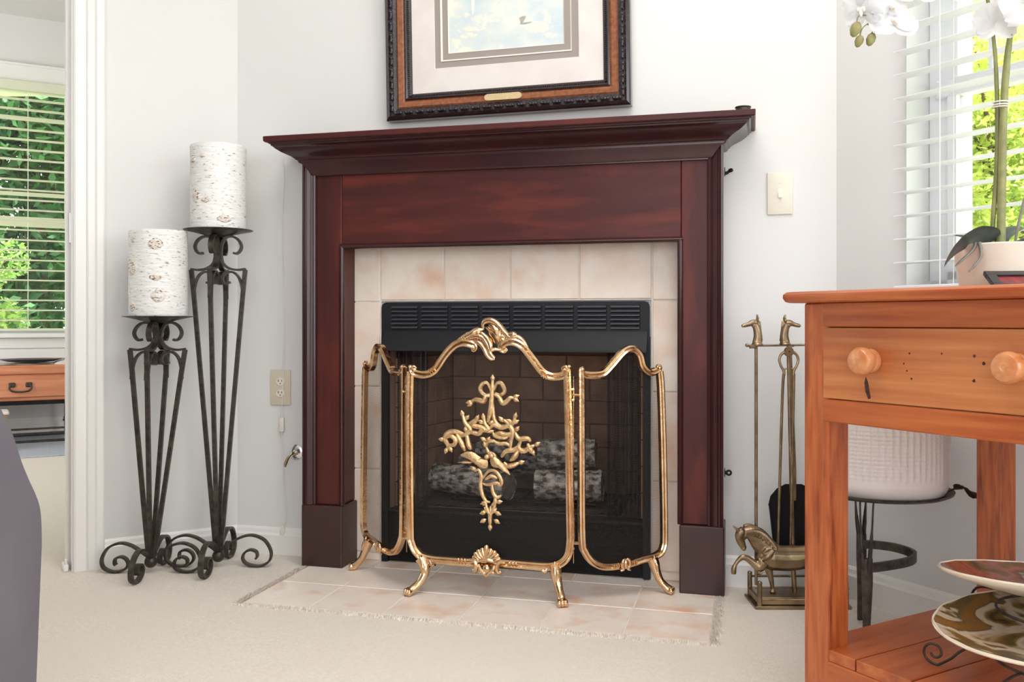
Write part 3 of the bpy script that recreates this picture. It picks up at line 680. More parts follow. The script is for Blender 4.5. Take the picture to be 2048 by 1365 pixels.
# bird and branch ornament
b = NB()
ORN = {'stem': [(.0151, .5902), (.0133, .5518), (.0116, .5184), (.0064, .4916), (.0012, .4748)], 'stem2': [(.0133, .5485), (.0158, .5152), (.0185, .4886), (.0272, .4722), (.0461, .4627)], 'bowL': [(.0116, .5551), (.0012, .5783), (-.0127, .578), (-.0197, .5645), (-.0127, .5513), (.0047, .545), (.0116, .5534)], 'bowR': [(.0168, .5585), (.0272, .5787), (.0392, .5789), (.0478, .5591), (.0358, .5489), (.022, .5536)], 'ribL': [(.0116, .5468), (-.0023, .5465), (-.0092, .5313), (-.0232, .5327), (-.0337, .5341), (-.0459, .5288)], 'ribR': [(.0185, .5502), (.0323, .5439), (.0427, .5274), (.053, .531), (.0633, .5412), (.0736, .5414)], 'topL': [(-.0687, .4947), (-.0617, .4731), (-.0477, .4567), (-.0512, .4465), (-.0652, .4394), (-.0829, .4455)], 'topL2': [(-.0512, .47), (-.0302, .4806), (-.0406, .4669), (-.0162, .4609), (.0047, .4515), (.0185, .4519)], 'topC': [(-.0092, .4895), (-.0058, .4713), (.0047, .4549), (-.0127, .4543), (-.0232, .444), (-.0442, .4467), (-.0547, .4397)], 'topR': [(.0461, .4827), (.0599, .4698), (.0392, .4625), (.0185, .4686), (.0081, .4583)], 'topR2': [(.077, .4967), (.0736, .4768), (.0633, .4699), (.0702, .4535), (.0667, .4302), (.0633, .4035)], 'topR3': [(.0185, .4419), (.0358, .4475), (.053, .443), (.0667, .4467), (.077, .4537)], 'midR': [(.0151, .4285), (.0323, .4191), (.053, .4198), (.0667, .4103)], 'mid2': [(.0599, .4399), (.0461, .4345), (.022, .4387), (.0151, .4485)], 'armL': [(-.0582, .4362), (-.0793, .4457), (-.1005, .4467), (-.1147, .4378), (-.1183, .4242), (-.1112, .4109), (-.1112, .4008)], 'armL2': [(-.1147, .4311), (-.1005, .4349), (-.0882, .4252), (-.0935, .4115), (-.1112, .4109)], 'armL3': [(-.0864, .4421), (-.0723, .419), (-.0617, .3958)], 'armL4': [(-.0582, .4463), (-.0512, .4129), (-.0442, .3998)], 'armR': [(.077, .4504), (.0872, .4341), (.1111, .4349), (.1195, .4269)], 'armR2': [(.0941, .431), (.0872, .411), (.1009, .4015), (.1179, .412), (.1297, .4174)], 'armR3': [(.1111, .4217), (.1195, .4055), (.1246, .3958)], 'armR4': [(.0872, .4044), (.077, .3874), (.0633, .3737)], 'armR5': [(.0392, .3827), (.053, .3998), (.0736, .4039), (.0907, .4177)], 'heart': [(-.0023, .4079), (.0012, .4214), (.0151, .4252), (.0254, .4222)], 'heart2': [(-.0023, .4079), (.0047, .3948), (.0185, .3886), (.0254, .3789)], 'tailR': [(.0872, .3696), (.0702, .3623), (.0564, .3601), (.0461, .3697)], 'low1': [(-.0354, .3431), (-.0232, .347), (-.0162, .3305), (-.0179, .307), (-.0127, .2805), (-.0023, .2643), (.0081, .2615)], 'low2': [(-.0127, .324), (.0047, .3447), (.0254, .3439), (.0392, .3229), (.0375, .3095), (.0254, .314), (.0012, .3079), (-.0127, .3106)], 'low3': [(-.0058, .3209), (.0116, .3317), (.0289, .3258)], 'low4': [(.0133, .3118), (.0168, .2886), (.0272, .2758), (.0392, .2813)], 'low5': [(.022, .2788), (.022, .2622), (.0116, .2517)], 'low6': [(-.004, .2609), (-.0005, .2444), (.0081, .2315), (.0185, .2453), (.0237, .2656)], 'low7': [(.0099, .2516), (.0081, .2248), (.0081, .1981)]}
for k, pts in ORN.items():
    fat = .0054 if k.startswith(('low', 'heart', 'stem2', 'bow', 'mid')) else .0068
    tube(b, catmull([(x, -.008, z) for x, z in pts], 5), [fat*.55, fat, fat*1.15, fat, fat*.5], 7)
def leaf2(b, x, z, a, L_=.020, wd=.0066, y=-.009):
    c_, s_ = math.cos(R(a)), math.sin(R(a))
    pillow(b, [(x+c_*u_*L_-s_*v_*wd, z+s_*u_*L_+c_*v_*wd) for u_, v_ in ((0, 0), (.3, .8), (.6, .9), (1.05, 0), (.6, -.9), (.3, -.8))], y, .0035)
for x, z, a in ((.0151, .583, 90), (-.040, .529, 190), (-.040, .529, 220), (.070, .542, 20), (.070, .542, -30), (-.067, .486, 105), (-.063, .478, 50), (-.033, .477, 60), (-.010, .479, 95), (-.008, .472, 160), (.003, .47, 30), (.045, .476, 130), (.075, .484, 75), (.070, .474, 25), (.070, .474, 150), (-.058, .444, 100), (-.060, .436, 170), (.076, .452, 50), (-.118, .424, 175), (-.112, .405, 250), (-.108, .408, 300), (.128, .416, 30), (.120, .408, 300), (.105, .41, 230), (-.002, .424, 150), (-.003, .405, 110), (-.002, .42, 60), (-.030, .345, 150), (.084, .368, 20), (-.012, .25, 60), (-.002, .236, 200), (.020, .236, -20), (.004, .232, 130), (.014, .232, 50), (-.002, .216, 210), (.018, .216, -30), (.008, .218, 90), (.0081, .205, 270), (.0, .262, 200), (.023, .262, 10)):
    leaf2(b, x, z, a)
BL = [(-.074, .3836), (-.0582, .3942), (-.0371, .3933), (-.0162, .3807), (.0012, .3746), (.0012, .3546), (-.0162, .3523), (-.0371, .3648), (-.0547, .3759)]
BR_ = [(.0116, .385), (.0254, .3822), (.0427, .3696), (.0564, .3535), (.065, .3373), (.053, .3417), (.0392, .3528), (.0185, .3553), (.0099, .3683)]
obj('branch_ornament', b, BRASSO, centre, smooth=50)
sm = lambda pts: [(p.x, p.y) for p in catmull([(a, c_, 0) for a, c_ in pts], 4, True)]
b = NB(); pillow(b, sm(BL), -.012, .009); blob(b, (.001, -.014, .383), .008, .008, .008, 10, 8); pillow(b, [(-.085, .364), (-.060, .370), (-.040, .368), (-.045, .362), (-.065, .362)], -.010, .004)
tube(b, [(.006, -.014, .390), (.006, -.014, .397)], [.003, .001], 6); obj('bird', b, BRASSO, centre, smooth=60)
b = NB(); pillow(b, sm(BR_), -.013, .009); blob(b, (.014, -.014, .386), .0075, .008, .0075, 10, 8); pillow(b, [(.016, .372), (.032, .372), (.055, .352), (.064, .340), (.045, .348), (.025, .362)], -.018, .004)
tube(b, [(.012, -.015, .391), (.009, -.015, .398)], [.003, .001], 6); obj('bird', b, BRASSO, centre, smooth=60)
# side panels
RP = [(.0135, .6184), (.0140, .5661), (.0150, .3573), (.0169, .1746), (.0264, .1345), (.0516, .104), (.0879, .0895), (.1544, .0891), (.206, .097), (.2506, .103), (.2700, .1224), (.2738, .1765), (.2693, .3949), (.2635, .5585), (.2584, .6080)]
RT = [(.0216, .6154), (.0177, .621), (.0128, .6164), (.0276, .6033), (.0758, .6038), (.1062, .6269), (.1432, .6624), (.1713, .67), (.1933, .6547), (.2047, .6222), (.225, .6056), (.2474, .6089), (.2595, .6163), (.2561, .6226), (.2494, .6193)]
def side(s_, deg, hx):
    e = bpy.data.objects.new('side_panel', None); C.objects.link(e); e.parent = scr
    e.location = (hx, .013, 0); e.rotation_euler = (0, 0, R(deg))
    m_ = lambda pts: [(s_*a, c_) for a, c_ in pts]
    b = NB(); rail(b, m_(RP), .0088); rail(b, m_(RT), taper=[.003, .0045, .006]+[.0095]*9+[.006, .0045, .003])
    for x, z in ((.0155, .618), (.2570, .6165)): blob(b, (s_*x, -.003, z), .0062, .007, .0062, 10, 8)
    obj('panel_frame', b, BRASS, e, smooth=40)
    b = NB(); blob(b, (s_*.144, -.012, .094), .008, .007, .014, 10, 8)
    for dx in (-.010, .010):
        tube(b, catmull([(s_*.144+dx*.2, -.012, .108), (s_*.144+dx, -.014, .102), (s_*.144+dx*1.2, -.013, .090), (s_*.144+dx*.7, -.012, .080), (s_*.144+dx*1.5, -.011, .076)], 4), [.003, .0055, .0055, .004, .003], 7)
    for k in range(3): blob(b, (s_*(.165+k*.007), -.008, .092), .003, .007, .007, 8, 6); blob(b, (s_*(.110+k*.007), -.008, .089), .003, .006, .006, 8, 6)
    obj('clasp_ornament', b, BRASS, e, smooth=60)
    claw('claw_foot', None, [(s_*.236, 0, .096), (s_*.240, -.004, .080), (s_*.243, -.009, .062), (s_*.250, -.018, .038), (s_*.262, -.028, .022), (s_*.270, -.034, .014)], e, (s_*.8, -1))
    meshfill(m_([(.0145, .60), (.0150, .3573), (.0169, .1746), (.0264, .1345), (.0516, .104), (.0879, .0895), (.1544, .0891), (.206, .097), (.2506, .103), (.2700, .1224), (.2738, .1765), (.2693, .3949), (.2635, .5585), (.2584, .604), (.225, .6056), (.2047, .6222), (.1933, .6547), (.1713, .67), (.1432, .6624), (.1062, .6269), (.0758, .6038)]), e)
    return e
side(1, 39.2, .238); side(-1, -41.5, -.2405)
b = NB()
for s_, hx in ((1, .229), (-1, -.231)):
    for z in (.552, .163):
        for dz in (-.014, .014): tube(b, [(hx-s_*.010, 0, z+dz), (hx+s_*.004, .004, z+dz)], .0042, 8)
        tube(b, [(hx+s_*.001, .004, z), (hx+s_*.014, .016, z-.002)], .0044, 8)
        tube(b, [(hx+s_*.003, .004, z-.018), (hx+s_*.003, .004, z+.018)], .0022, 6)
    tube(b, [(hx+s_*.003, .004, .110), (hx+s_*.003, .004, .60)], .0010, 5)
obj('hinge', b, BRASS, scr, smooth=50)

# ------------------------------------------------------------------ iron candle stands with bark pillar candles
FLAT = [(-.42, -1), (.42, -1), (.42, 1), (-.42, 1)]
def candle_stand(label, x, y, zc, zd, lean, fr=.159, deg=0):
    """zc: height of the shoulder corner, zd: height of the dish"""
    t = thing('candle_stand', label, 'candle stand', WORLD, x, y, 0, deg)
    ln = lambda p: Vector((p.x+lean*p.z, p.y, p.z))
    def radial(pts, k, r, dn=0, n=5):
        a = R(90*k+dn); P = catmull([(q[0], 0, q[1]) for q in pts], n)
        return [ln(Vector((p.x*math.cos(a), p.x*math.sin(a), p.z))) for p in P], (-math.sin(a), math.cos(a), 0)
    k_ = fr/.159
    foot = [(0, .047), (.036, .072), (.069, .091), (.104, .097), (.140, .082), (.159, .050), (.157, .023), (.138, .0075), (.113, .0035), (.085, .011), (.074, .027), (.080, .044), (.097, .053), (.115, .047), (.118, .033), (.113, .026)]
    foot = [(a*k_, c_*(1 if c_ < .02 else k_)) for a, c_ in foot]
    d0 = zd
    scroll = [(.064, zd-.073), (.058, zd-.077), (.050, zd-.074), (.050, zd-.074)]
    top = [(.046, zd-.066), (.056, zd-.068), (.066, zd-.060), (.070, zd-.045), (.062, zd-.028), (.045, zd-.017), (.026, zd-.018), (.014, zd-.033), (.009, zd-.056), (.010, zc+.034), (.017, zc+.017), (.034, zc+.005), (.058, zc+.0005), (.082, zc+.003)]
    arch = [(.0745, zc-.086), (.0715, zc-.050), (.062, zc-.022), (.046, zc-.007), (.030, zc-.007), (.016, zc-.016), (.013, zc-.032), (.020, zc-.041), (.036, zc-.037)]
    up_ = [(.008, .050), (.025, zc*.28), (.052, zc*.63), (.072, zc*.89), (.0815, zc+.001)]
    for k in range(4):
        P, u_ = radial(foot, k, 0); b = NB(); tube(b, P, .0078, section=FLAT, up=u_); obj('scroll_foot', b, IRON, t, smooth=30)
        P, u_ = radial(up_, k, 0); b = NB(); tube(b, P, [.0058, .0058, .0058, .006], section=[(-1, -1), (1, -1), (1, 1), (-1, 1)], up=u_); obj('upright', b, IRON, t, smooth=30)
        P, u_ = radial(top, k, 0); b = NB(); tube(b, P, .0078, section=FLAT, up=u_); obj('top_scroll', b, IRON, t, smooth=30)
        P, u_ = radial(arch, k, 0); b = NB(); tube(b, P, .0074, section=FLAT, up=u_); obj('inner_scroll', b, IRON, t, smooth=30)
    b = NB(); blob(b, (0, 0, .034), .0185, .0185, .0185, 18, 12); obj('ball', b, IRON, t, smooth=180)
    b = NB(); lathe(b, [(0, -.018), (.022, -.017), (.05, -.010), (.078, -.003), (.101, .0015), (.102, .003), (.078, .001), (.06, -.001), (0, -.001)], 40, lean*zd, 0, zd); obj('dish', b, IRON, t, smooth=50)
    return Vector((x+lean*zd, y, zd))
def candle(label, p, r, h, seed, scars):
    t = thing('pillar_candle', label, 'candle', WORLD, p.x, p.y, p.z+.0003, seed*37)
    b = NB(); n_ = 72; m_ = 60; rings = []
    for j in range(m_+1):
        z = h*j/m_; ring = []
        for k in range(n_):
            a = 2*PI*k/n_; q = Vector((math.cos(a)*1.6, math.sin(a)*1.6, z*22+seed))
            q2 = Vector((math.cos(a)*5, math.sin(a)*5, z*150+seed))
            rad = r*(1+.010*noise.noise(q)+.008*noise.noise(q2)) - (.003 if j in (0, m_) else 0)
            ring.append(b.verts.new((math.cos(a)*rad, math.sin(a)*rad, z)))
        rings.append(ring)
    for a, c_ in zip(rings, rings[1:]):
        for k in range(n_): b.faces.new((a[k], a[(k+1) % n_], c_[(k+1) % n_], c_[k]))
    b.faces.new(rings[0])
    obj('bark_wrap', b, BIRCH, t, smooth=180)
    b = NB(); lathe(b, [(r-.002, h-.001), (r-.006, h-.001), (r-.010, h-.006), (0, h-.008)], 48); obj('wax_top', b, WAX, t, smooth=60)
    b = NB(); tube(b, [(0, 0, h-.008), (.001, 0, h-.002)], .0012, 6); obj('wick', b, DARK, t)
    for i, (deg, z, wx, wz) in enumerate(scars):        # knots in the bark
        a0 = R(deg-seed*37)
        b = NB(); n1, n2 = 14, 10
        gr = []
        for i_ in range(n1+1):
            row = []
            for j_ in range(n2+1):
                u_ = i_/n1*2-1; v_ = j_/n2*2-1
                s_ = math.sqrt(max(0, 1-v_*v_*.9)); a = a0+u_*s_*wx/r; zz = z+v_*wz+.002*noise.noise(Vector((u_*4, v_*4, i+seed)))
                e_ = max(0, 1-u_*u_*1-v_*v_*.98); rr = r*1.004+.0030*e_**.5+.0016*noise.noise(Vector((u_*7, v_*9, i*3+seed)))*e_-.004*(1-e_)**4
                row.append(b.verts.new((math.cos(a)*rr, math.sin(a)*rr, zz)))
            gr.append(row)
        for i_ in range(n1):
            for j_ in range(n2): b.faces.new((gr[i_][j_], gr[i_+1][j_], gr[i_+1][j_+1], gr[i_][j_+1]))
        obj('bark_knot', b, CPATCH, t, smooth=180)
tp = candle_stand('black wrought iron scroll stand, the taller of the two, in the wall corner', -.889, 2.80, .900, 1.018, 0)
candle('white birch bark pillar candle on the taller iron stand', tp, .0815, .256, 3, [(225, .205, .018, .014), (238, .095, .020, .022), (300, .03, .024, .014), (255, .215, .012, .007), (262, .085, .018, .010)])
lo = candle_stand('black wrought iron scroll stand, the shorter of the two, near the doorway', -1.068, 2.735, .660, .757, .030, fr=.145)
candle('white birch bark pillar candle on the shorter iron stand', lo, .0825, .254, 8, [(228, .145, .035, .030), (235, .222, .012, .010), (285, .210, .024, .020), (290, .06, .024, .022), (232, .03, .018, .016), (285, .115, .020, .012)])

# ------------------------------------------------------------------ framed picture over the mantel
pic = thing('framed_picture', 'large framed pale blue painting with layered mats, hanging over the mantelpiece', 'picture', FP, .611, -.036, 1.3605)
pic.rotation_euler = (R(1.2), R(-.55), FP.r)
PW, PH = .3735, .92
def ring(bm, w0, z0, h0, w1, z1_, h1, y0, y1, yb=None):
    """mitred flat moulding between two rectangles (half-width, bottom z, top z) at depths y0 (outer) and y1 (inner)"""
    A = [bm.verts.new((sx*w0, y0, z)) for sx, z in ((-1, z0), (1, z0), (1, h0), (-1, h0))]
    B = [bm.verts.new((sx*w1, y1, z)) for sx, z in ((-1, z1_), (1, z1_), (1, h1), (-1, h1))]
    for k in range(4): bm.faces.new((A[k], A[(k+1) % 4], B[(k+1) % 4], B[k]))
def prof_ring(bm, pr):
    for (d0, y0), (d1, y1) in zip(pr, pr[1:]): ring(bm, PW-d0, d0, PH-d0, PW-d1, d1, PH-d1, y0, y1)
b = NB(); prof_ring(b, [(0, .028), (0, -.004), (.004, -.010), (.011, -.014), (.013, -.012)]); obj('outer_moulding', b, FRD, pic, smooth=30)
b = NB(); prof_ring(b, [(.013, -.012), (.016, -.006), (.026, -.005), (.029, -.003), (.034, .0), (.036, .0)]); obj('cove', b, FRR, pic, smooth=30)
b = NB(); prof_ring(b, [(.036, .0), (.040, -.003), (.054, .001), (.060, .004)]); obj('burl_band', b, FRW, pic, smooth=30)
b = NB(); prof_ring(b, [(.060, .004), (.060, .0), (.064, -.002), (.068, .001), (.068, .004), (.078, .010), (.082, .014)]); obj('inner_moulding', b, FRD, pic, smooth=30)
b = NB()        # twisted rope carving: dashes along the moulding
def dashes(b, d, y, L_, pitch, rr, slant):
    n_ = int((2*(PW-d))/pitch)
    for i in range(n_):
        x = -(PW-d)+(i+.5)*(2*(PW-d))/n_
        blob(b, (x, y, d), L_/2, rr, rr, 6, 5)
    n_ = int((PH-2*d)/pitch)
    for s_ in (-1, 1):
        for i in range(n_): blob(b, (s_*(PW-d), y, d+(i+.5)*(PH-2*d)/n_), rr, rr, L_/2, 6, 5)
dashes(b, .0215, -.008, .030, .0345, .0052, 0)
dashes(b, .0215, -.011, .011, .0172, .0045, 0)
obj('rope_carving', b, FRR, pic, smooth=60)
b = NB(); dashes(b, .0725, .0035, .0030, .0058, .0036, 0); obj('bead_carving', b, FRR, pic, smooth=60)
def mat(name, m, d0, d1, y, inner_y):
    b = NB(); prof_ring(b, [(d0, y), (d1, y), (d1+.0012, inner_y)]); return obj(name, b, m, pic)
mat('mat_board', MAT, .078, .1515, .0125, .0155)
b = NB(); prof_ring(b, [(.1505, .0135), (.1535, .0158)]); obj('mat_bevel', b, BEVELM, pic)
mat('mat_border', TAUPE, .1533, .1725, .0155, .0165)
b = NB(); prof_ring(b, [(.1720, .0135), (.1770, .0175)]); obj('mat_bevel', b, BEVELM, pic)
mat('mat_border', TAUPE, .1765, .1955, .0175, .0185)
b = NB(); prof_ring(b, [(.1950, .0165), (.1980, .020)]); obj('mat_bevel', b, BEVELM, pic)
b = NB(); box(b, -PW+.19, PW-.19, .020, .024, .19, PH-.19); obj('painting', b, ART, pic)
b = NB(); box(b, -PW+.02, PW-.02, .026, .032, .02, PH-.02); obj('backing', b, FRD, pic)
b = NB()
for x, z, wx, wz in ((-.045, .300, .020, .010), (.052, .310, .016, .040), (.060, .275, .030, .012), (-.095, .262, .040, .006), (.090, .262, .060, .007), (-.030, .282, .028, .005), (-.100, .36, .006, .05), (-.02, .40, .012, .09), (.10, .36, .006, .03), (-.055, .37, .010, .020), (-.115, .245, .03, .008)):
    pts = [(x+math.cos(t)*wx*(1+.25*random.random())*.8, z+math.sin(t)*wz*(1+.3*random.random())) for t in [i*PI/5 for i in range(10)]]
    prism(b, pts, .0196, .0199, 'y')
obj('pale_figures', b, ARTW, pic)
b = NB(); pts = []
for sx in (1, -1):
    for k in range(5):
        t = R(-90+45*k) if sx == 1 else R(90+45*k); pts.append((sx*.048+.0105*math.cos(t)*.9-.004, .0495+.0095*math.sin(t)))
prism(b, pts, -.0075, -.0012, 'y'); obj('nameplate', b, PLATE, pic)

# ------------------------------------------------------------------ switch, outlet, cord, gas valve
sw = thing('light_switch', 'cream single toggle light switch plate on the wall right of the mantelpiece', 'light switch', FP, 1.394, -.0003, 1.042)
b = NB(); box(b, -.0345, .0345, -.006, 0, 0, .1175, bev=.0025, seg=2); obj('wall_plate', b, IVORY, sw, smooth=40)
b = NB(); box(b, -.0055, .0055, -.0075, -.004, .046, .071); obj('switch_frame', b, IVORYL, sw)
b = NB(); prism(b, [(-.006, .062), (-.017, .050), (-.0175, .046), (-.006, .048)], -.0042, .0042, 'x'); obj('toggle', b, IVORYL, sw)
for z in (.028, .0895):
    b = NB(); tube(b, [(0, -.0075, z), (0, -.004, z)], .003, 10); obj('screw', b, IVORY, sw)
ol = thing('wall_outlet', 'beige double wall outlet left of the mantelpiece, a white cord hanging across it', 'outlet', FP, -.1405, -.0003, .477)
b = NB(); box(b, -.0355, .0355, -.006, 0, 0, .1125, bev=.002, seg=2); obj('wall_plate', b, pm('beige_plate', col(214, 204, 182), rough=.4), ol, smooth=40)
for z in (.038, .075):
    b = NB(); lathe(b, [(0, .0085), (.0145, .0085), (.0155, .0065), (.0155, .004)], 20); o = obj('socket', b, IVORYL, ol, smooth=40, loc=(.001, 0, z), rot=(R(90), 0, 0)); o.scale = (1, .82, 1)
    b = NB(); box(b, -.0065, -.0045, -.0092, -.0080, z-.001, z+.007); box(b, .0055, .0072, -.0092, -.0080, z, z+.006); blob(b, (.001, -.0082, z-.006), .0022, .001, .0022, 8, 6); obj('slot', b, DARK, ol)
cd = thing('hanging_cord', 'thin white electric cord hanging down the wall, inline switch and unplugged end', 'cord', FP, -.131, -.010, 0)
P = catmull([(0, .002, 1.262), (.003, .006, 1.20), (-.003, .006, 1.05), (.002, .006, .86), (.006, .004, .70), (.004, -.001, .58), (.001, -.001, .50), (-.003, .002, .435)], 6)
b = NB(); tube(b, P, .0013, 6); tube(b, catmull([(-.004, .003, .395), (-.004, .005, .32), (.002, .005, .25), (.006, .005, .19), (.013, .004, .14), (.010, .003, .105), (.004, .0, .088)], 6), .0013, 6)
tube(b, catmull([(-.0015, .003, .395), (-.001, .004, .34), (.003, .004, .25), (.011, .004, .17), (.014, .004, .14), (.012, .003, .11), (.004, .0, .088)], 6), .0010, 6)
obj('cord', b, CORD, cd, smooth=60)
b = NB(); box(b, -.009, .005, -.005, .006, .393, .438, bev=.002, seg=2); obj('inline_switch', b, IVORYL, cd, smooth=50)
b = NB(); box(b, -.0035, -.0005, -.0070, -.005, .405, .425, bev=.0007); obj('rocker', b, CORD, cd)
b = NB(); prism(b, [(-.008, .062), (.006, .062), (.010, .075), (.006, .090), (.002, .094), (-.002, .090), (-.009, .078)], -.004, .006, 'y', bev=.0015); obj('plug', b, IVORYL, cd, smooth=50)
b = NB(); box(b, -.008, -.0055, -.001, .0005, .046, .063); box(b, .001, .0035, -.001, .0005, .048, .063); obj('prong', b, BRONZE, cd)
gv = thing('gas_valve', 'round chrome gas valve with a brass key, low on the wall beside the mantelpiece', 'gas valve', FP, -.0865, -.0003, .3275)
b = NB(); lathe(b, [(.024, 0), (.024, .002), (.018, .006), (.010, .007), (.008, .012), (0, .012)], 28); obj('escutcheon', b, CHROME, gv, smooth=40, rot=(R(90), 0, 0))
b = NB(); tube(b, catmull([(0, -.010, 0), (0, -.026, -.001), (-.008, -.033, -.009), (-.017, -.035, -.026), (-.021, -.036, -.043)], 5), [.0055, .005, .004, .005, .006, .003], 8, ell=.7); obj('key', b, BRONZE, gv, smooth=60)

# ------------------------------------------------------------------ horse fire tool set
TS = (.735, 2.44)
def remesh(o, vox, sm=4):
    m = o.modifiers.new('voxel', 'REMESH'); m.mode = 'VOXEL'; m.voxel_size = vox; m.use_smooth_shade = True
    s_ = o.modifiers.new('smooth', 'SMOOTH'); s_.iterations = sm; s_.factor = .5
def horse_head(bm, x, y, z, face, s=1.0):
    P = lambda a, c, dy=0: (x+face*a*s, y+dy*s, z+c*s)
    tube(bm, catmull([P(-.002, 0), P(-.004, .018), P(-.001, .036), P(.004, .050)], 4), [.0135*s, .0115*s, .010*s, .0088*s], 12, ell=.72)
    tube(bm, catmull([P(.000, .052), P(.010, .053), P(.022, .0485), P(.034, .0455)], 4), [.0092*s, .0085*s, .0060*s, .0052*s], 12, ell=.75)
    blob(bm, P(.0045, .047), .0095*s, .0068*s, .0095*s, 10, 8)
    blob(bm, P(.035, .0450), .0055*s, .0045*s, .0048*s, 10, 8)
    for k in (-1, 1): tube(bm, [P(-.002, .056, .0045*k), P(-.003, .066, .005*k), P(-.001, .076, .005*k)], [.0032*s, .0030*s, .0008*s], 8)
    for i in range(8): blob(bm, P(-.0125+.0008*i, .008+i*.0065), .0045*s, .0025*s, .0055*s, 8, 6)
    lathe(bm, [(0, -.008*s), (.014*s, -.008*s), (.015*s, -.003*s), (.012*s, .001*s), (0, .002*s)], 16, x-face*.002*s, y, z)
ts = thing('fire_tool_stand', 'antique brass fireplace tool stand with a prancing horse figure, behind the pine table leg', 'fire tool stand', WORLD, TS[0], TS[1], 0)
b = NB(); box(b, -.107, .143, -.055, .062, 0, .009, bev=.002); box(b, -.098, .134, -.047, .054, .009, .030, bev=.003); obj('base', b, ABRASS, ts)
b = NB()
for x in (-.094, .130):
    for y in (-.046, .053):
        tube(b, [(x, y, .006), (x, y, .066)], [.0065, .0055, .0045, .0055, .006], 10); blob(b, (x, y, .067), .0065, .0065, .0055, 10, 8)
for y in (-.046, .053): tube(b, [(-.094, y, .024), (.130, y, .024)], .0028, 8)
tube(b, [(-.094, .053, .058), (.130, .053, .058)], .0032, 8); tube(b, [(-.094, .0, .040), (.130, .0, .040)], .001, 6)
obj('fence_rail', b, ABRASS, ts, smooth=40)
b = NB(); tube(b, [(.014, .012, .028), (.010, .012, .10), (.004, .014, .40), (-.002, .016, .690)], [.0068, .0062, .0050, .0045], 12); obj('post', b, ABRASS, ts, smooth=40)
b = NB(); tube(b, [(-.118, -.012, .681), (-.06, .006, .681), (.0, .014, .6815), (.145, .014, .683)], .0030, 10)
for x in (-.118, .145): blob(b, (x, -.012 if x < 0 else .014, .682), .005, .005, .005, 8, 6)
tube(b, [(-.002, .014, .681), (-.002, -.030, .681)], .003, 8); obj('hook_bar', b, ABRASS, ts, smooth=40)
b = NB(); horse_head(b, -.010, .010, .688, 1, 1.0); o = obj('finial', b, ABRASS, ts); remesh(o, .0011, 2)
# the horse
b = NB()
def tb(pts, rr, e=.8, n=14): tube(b, catmull(pts, 5), rr, n, ell=e)
hy = -.016
tb([(-.080, hy, .128), (-.052, hy, .126), (-.010, hy, .124), (.035, hy, .128), (.070, hy, .136), (.092, hy, .138)], [.024, .034, .0335, .031, .035, .026], .80, 18)
blob(b, (-.078, hy, .126), .022, .020, .026, 14, 10); blob(b, (.082, hy, .140), .026, .024, .030, 14, 10)
tb([(-.055, hy, .138), (-.080, hy, .160), (-.098, hy, .183), (-.113, hy, .198), (-.128, hy, .199)], [.031, .026, .022, .017, .013], .62, 16)
tb([(-.126, hy, .197), (-.137, hy, .186), (-.136, hy, .170), (-.130, hy, .156), (-.127, hy, .148)], [.0135, .0135, .0115, .0085, .0072], .78, 14)
blob(b, (-.127, hy, .184), .010, .009, .012, 12, 8); blob(b, (-.128, hy-.001, .149), .0062, .0062, .0065, 10, 8)
for k in (-1, 1): tb([(-.141, hy+k*.006, .197), (-.149, hy+k*.007, .202), (-.155, hy+k*.007, .209)], [.0042, .0038, .0012], .7, 8)
for i in range(30):
    t = i/29; x = -.130+.080*t; z = .207+.012*math.sin(t*PI*.8)-.048*t*t
    tube(b, catmull([(x, hy-.006, z-.003), (x+.003, hy-.015, z-.010), (x+.001, hy-.017, z-.024-.004*math.sin(i*2.3))], 3), [.0042, .0040, .0020], 6)
tb([(-.080, hy-.012, .118), (-.090, hy-.013, .105), (-.104, hy-.013, .113), (-.122, hy-.014, .127), (-.136, hy-.014, .129), (-.147, hy-.014, .119), (-.1545, hy-.014, .108)], [.017, .014, .0105, .0085, .0075, .0055, .0050], .85, 10)
tb([(-.1545, hy-.014, .109), (-.157, hy-.014, .099), (-.1575, hy-.014, .086)], [.0052, .0072, .0068], .9, 10)
tb([(-.064, hy+.012, .112), (-.060, hy+.011, .094), (-.0555, hy+.010, .074), (-.0525, hy+.010, .062), (-.050, hy+.010, .046), (-.0475, hy+.010, .034)], [.018, .012, .0080, .0070, .0052, .0056], .85, 10)
blob(b, (-.049, hy+.010, .034), .0088, .0075, .0055, 10, 8)
for dy, dx in ((-.013, .0), (.013, .016)):
    tb([(.086+dx, hy+dy, .128), (.080+dx, hy+dy, .104), (.084+dx, hy+dy, .082), (.098+dx*.6, hy+dy, .066), (.097+dx*.6, hy+dy, .048), (.092+dx*.6, hy+dy, .035)], [.022, .016, .0105, .0078, .0055, .0060], .85, 10)
    blob(b, (.089+dx*.6, hy+dy, .0345), .0088, .0075, .0055, 10, 8)
tb([(.105, hy, .148), (.122, hy, .140), (.133, hy, .115), (.134, hy, .085), (.139, hy, .055), (.146, hy-.002, .040)], [.010, .011, .012, .0115, .008, .003], .8, 10)
tb([(-.082, hy-.017, .140), (-.072, hy-.019, .150), (-.058, hy-.020, .155)], [.004, .006, .003], .7, 8)
tb([(-.086, hy-.018, .126), (-.070, hy-.022, .134), (-.055, hy-.022, .150)], [.005, .008, .003], .7, 8)
o = obj('horse', b, ABRASS, ts, smooth=180); remesh(o, .0016, 3); o['label'] = 'antique brass prancing horse with one foreleg raised'
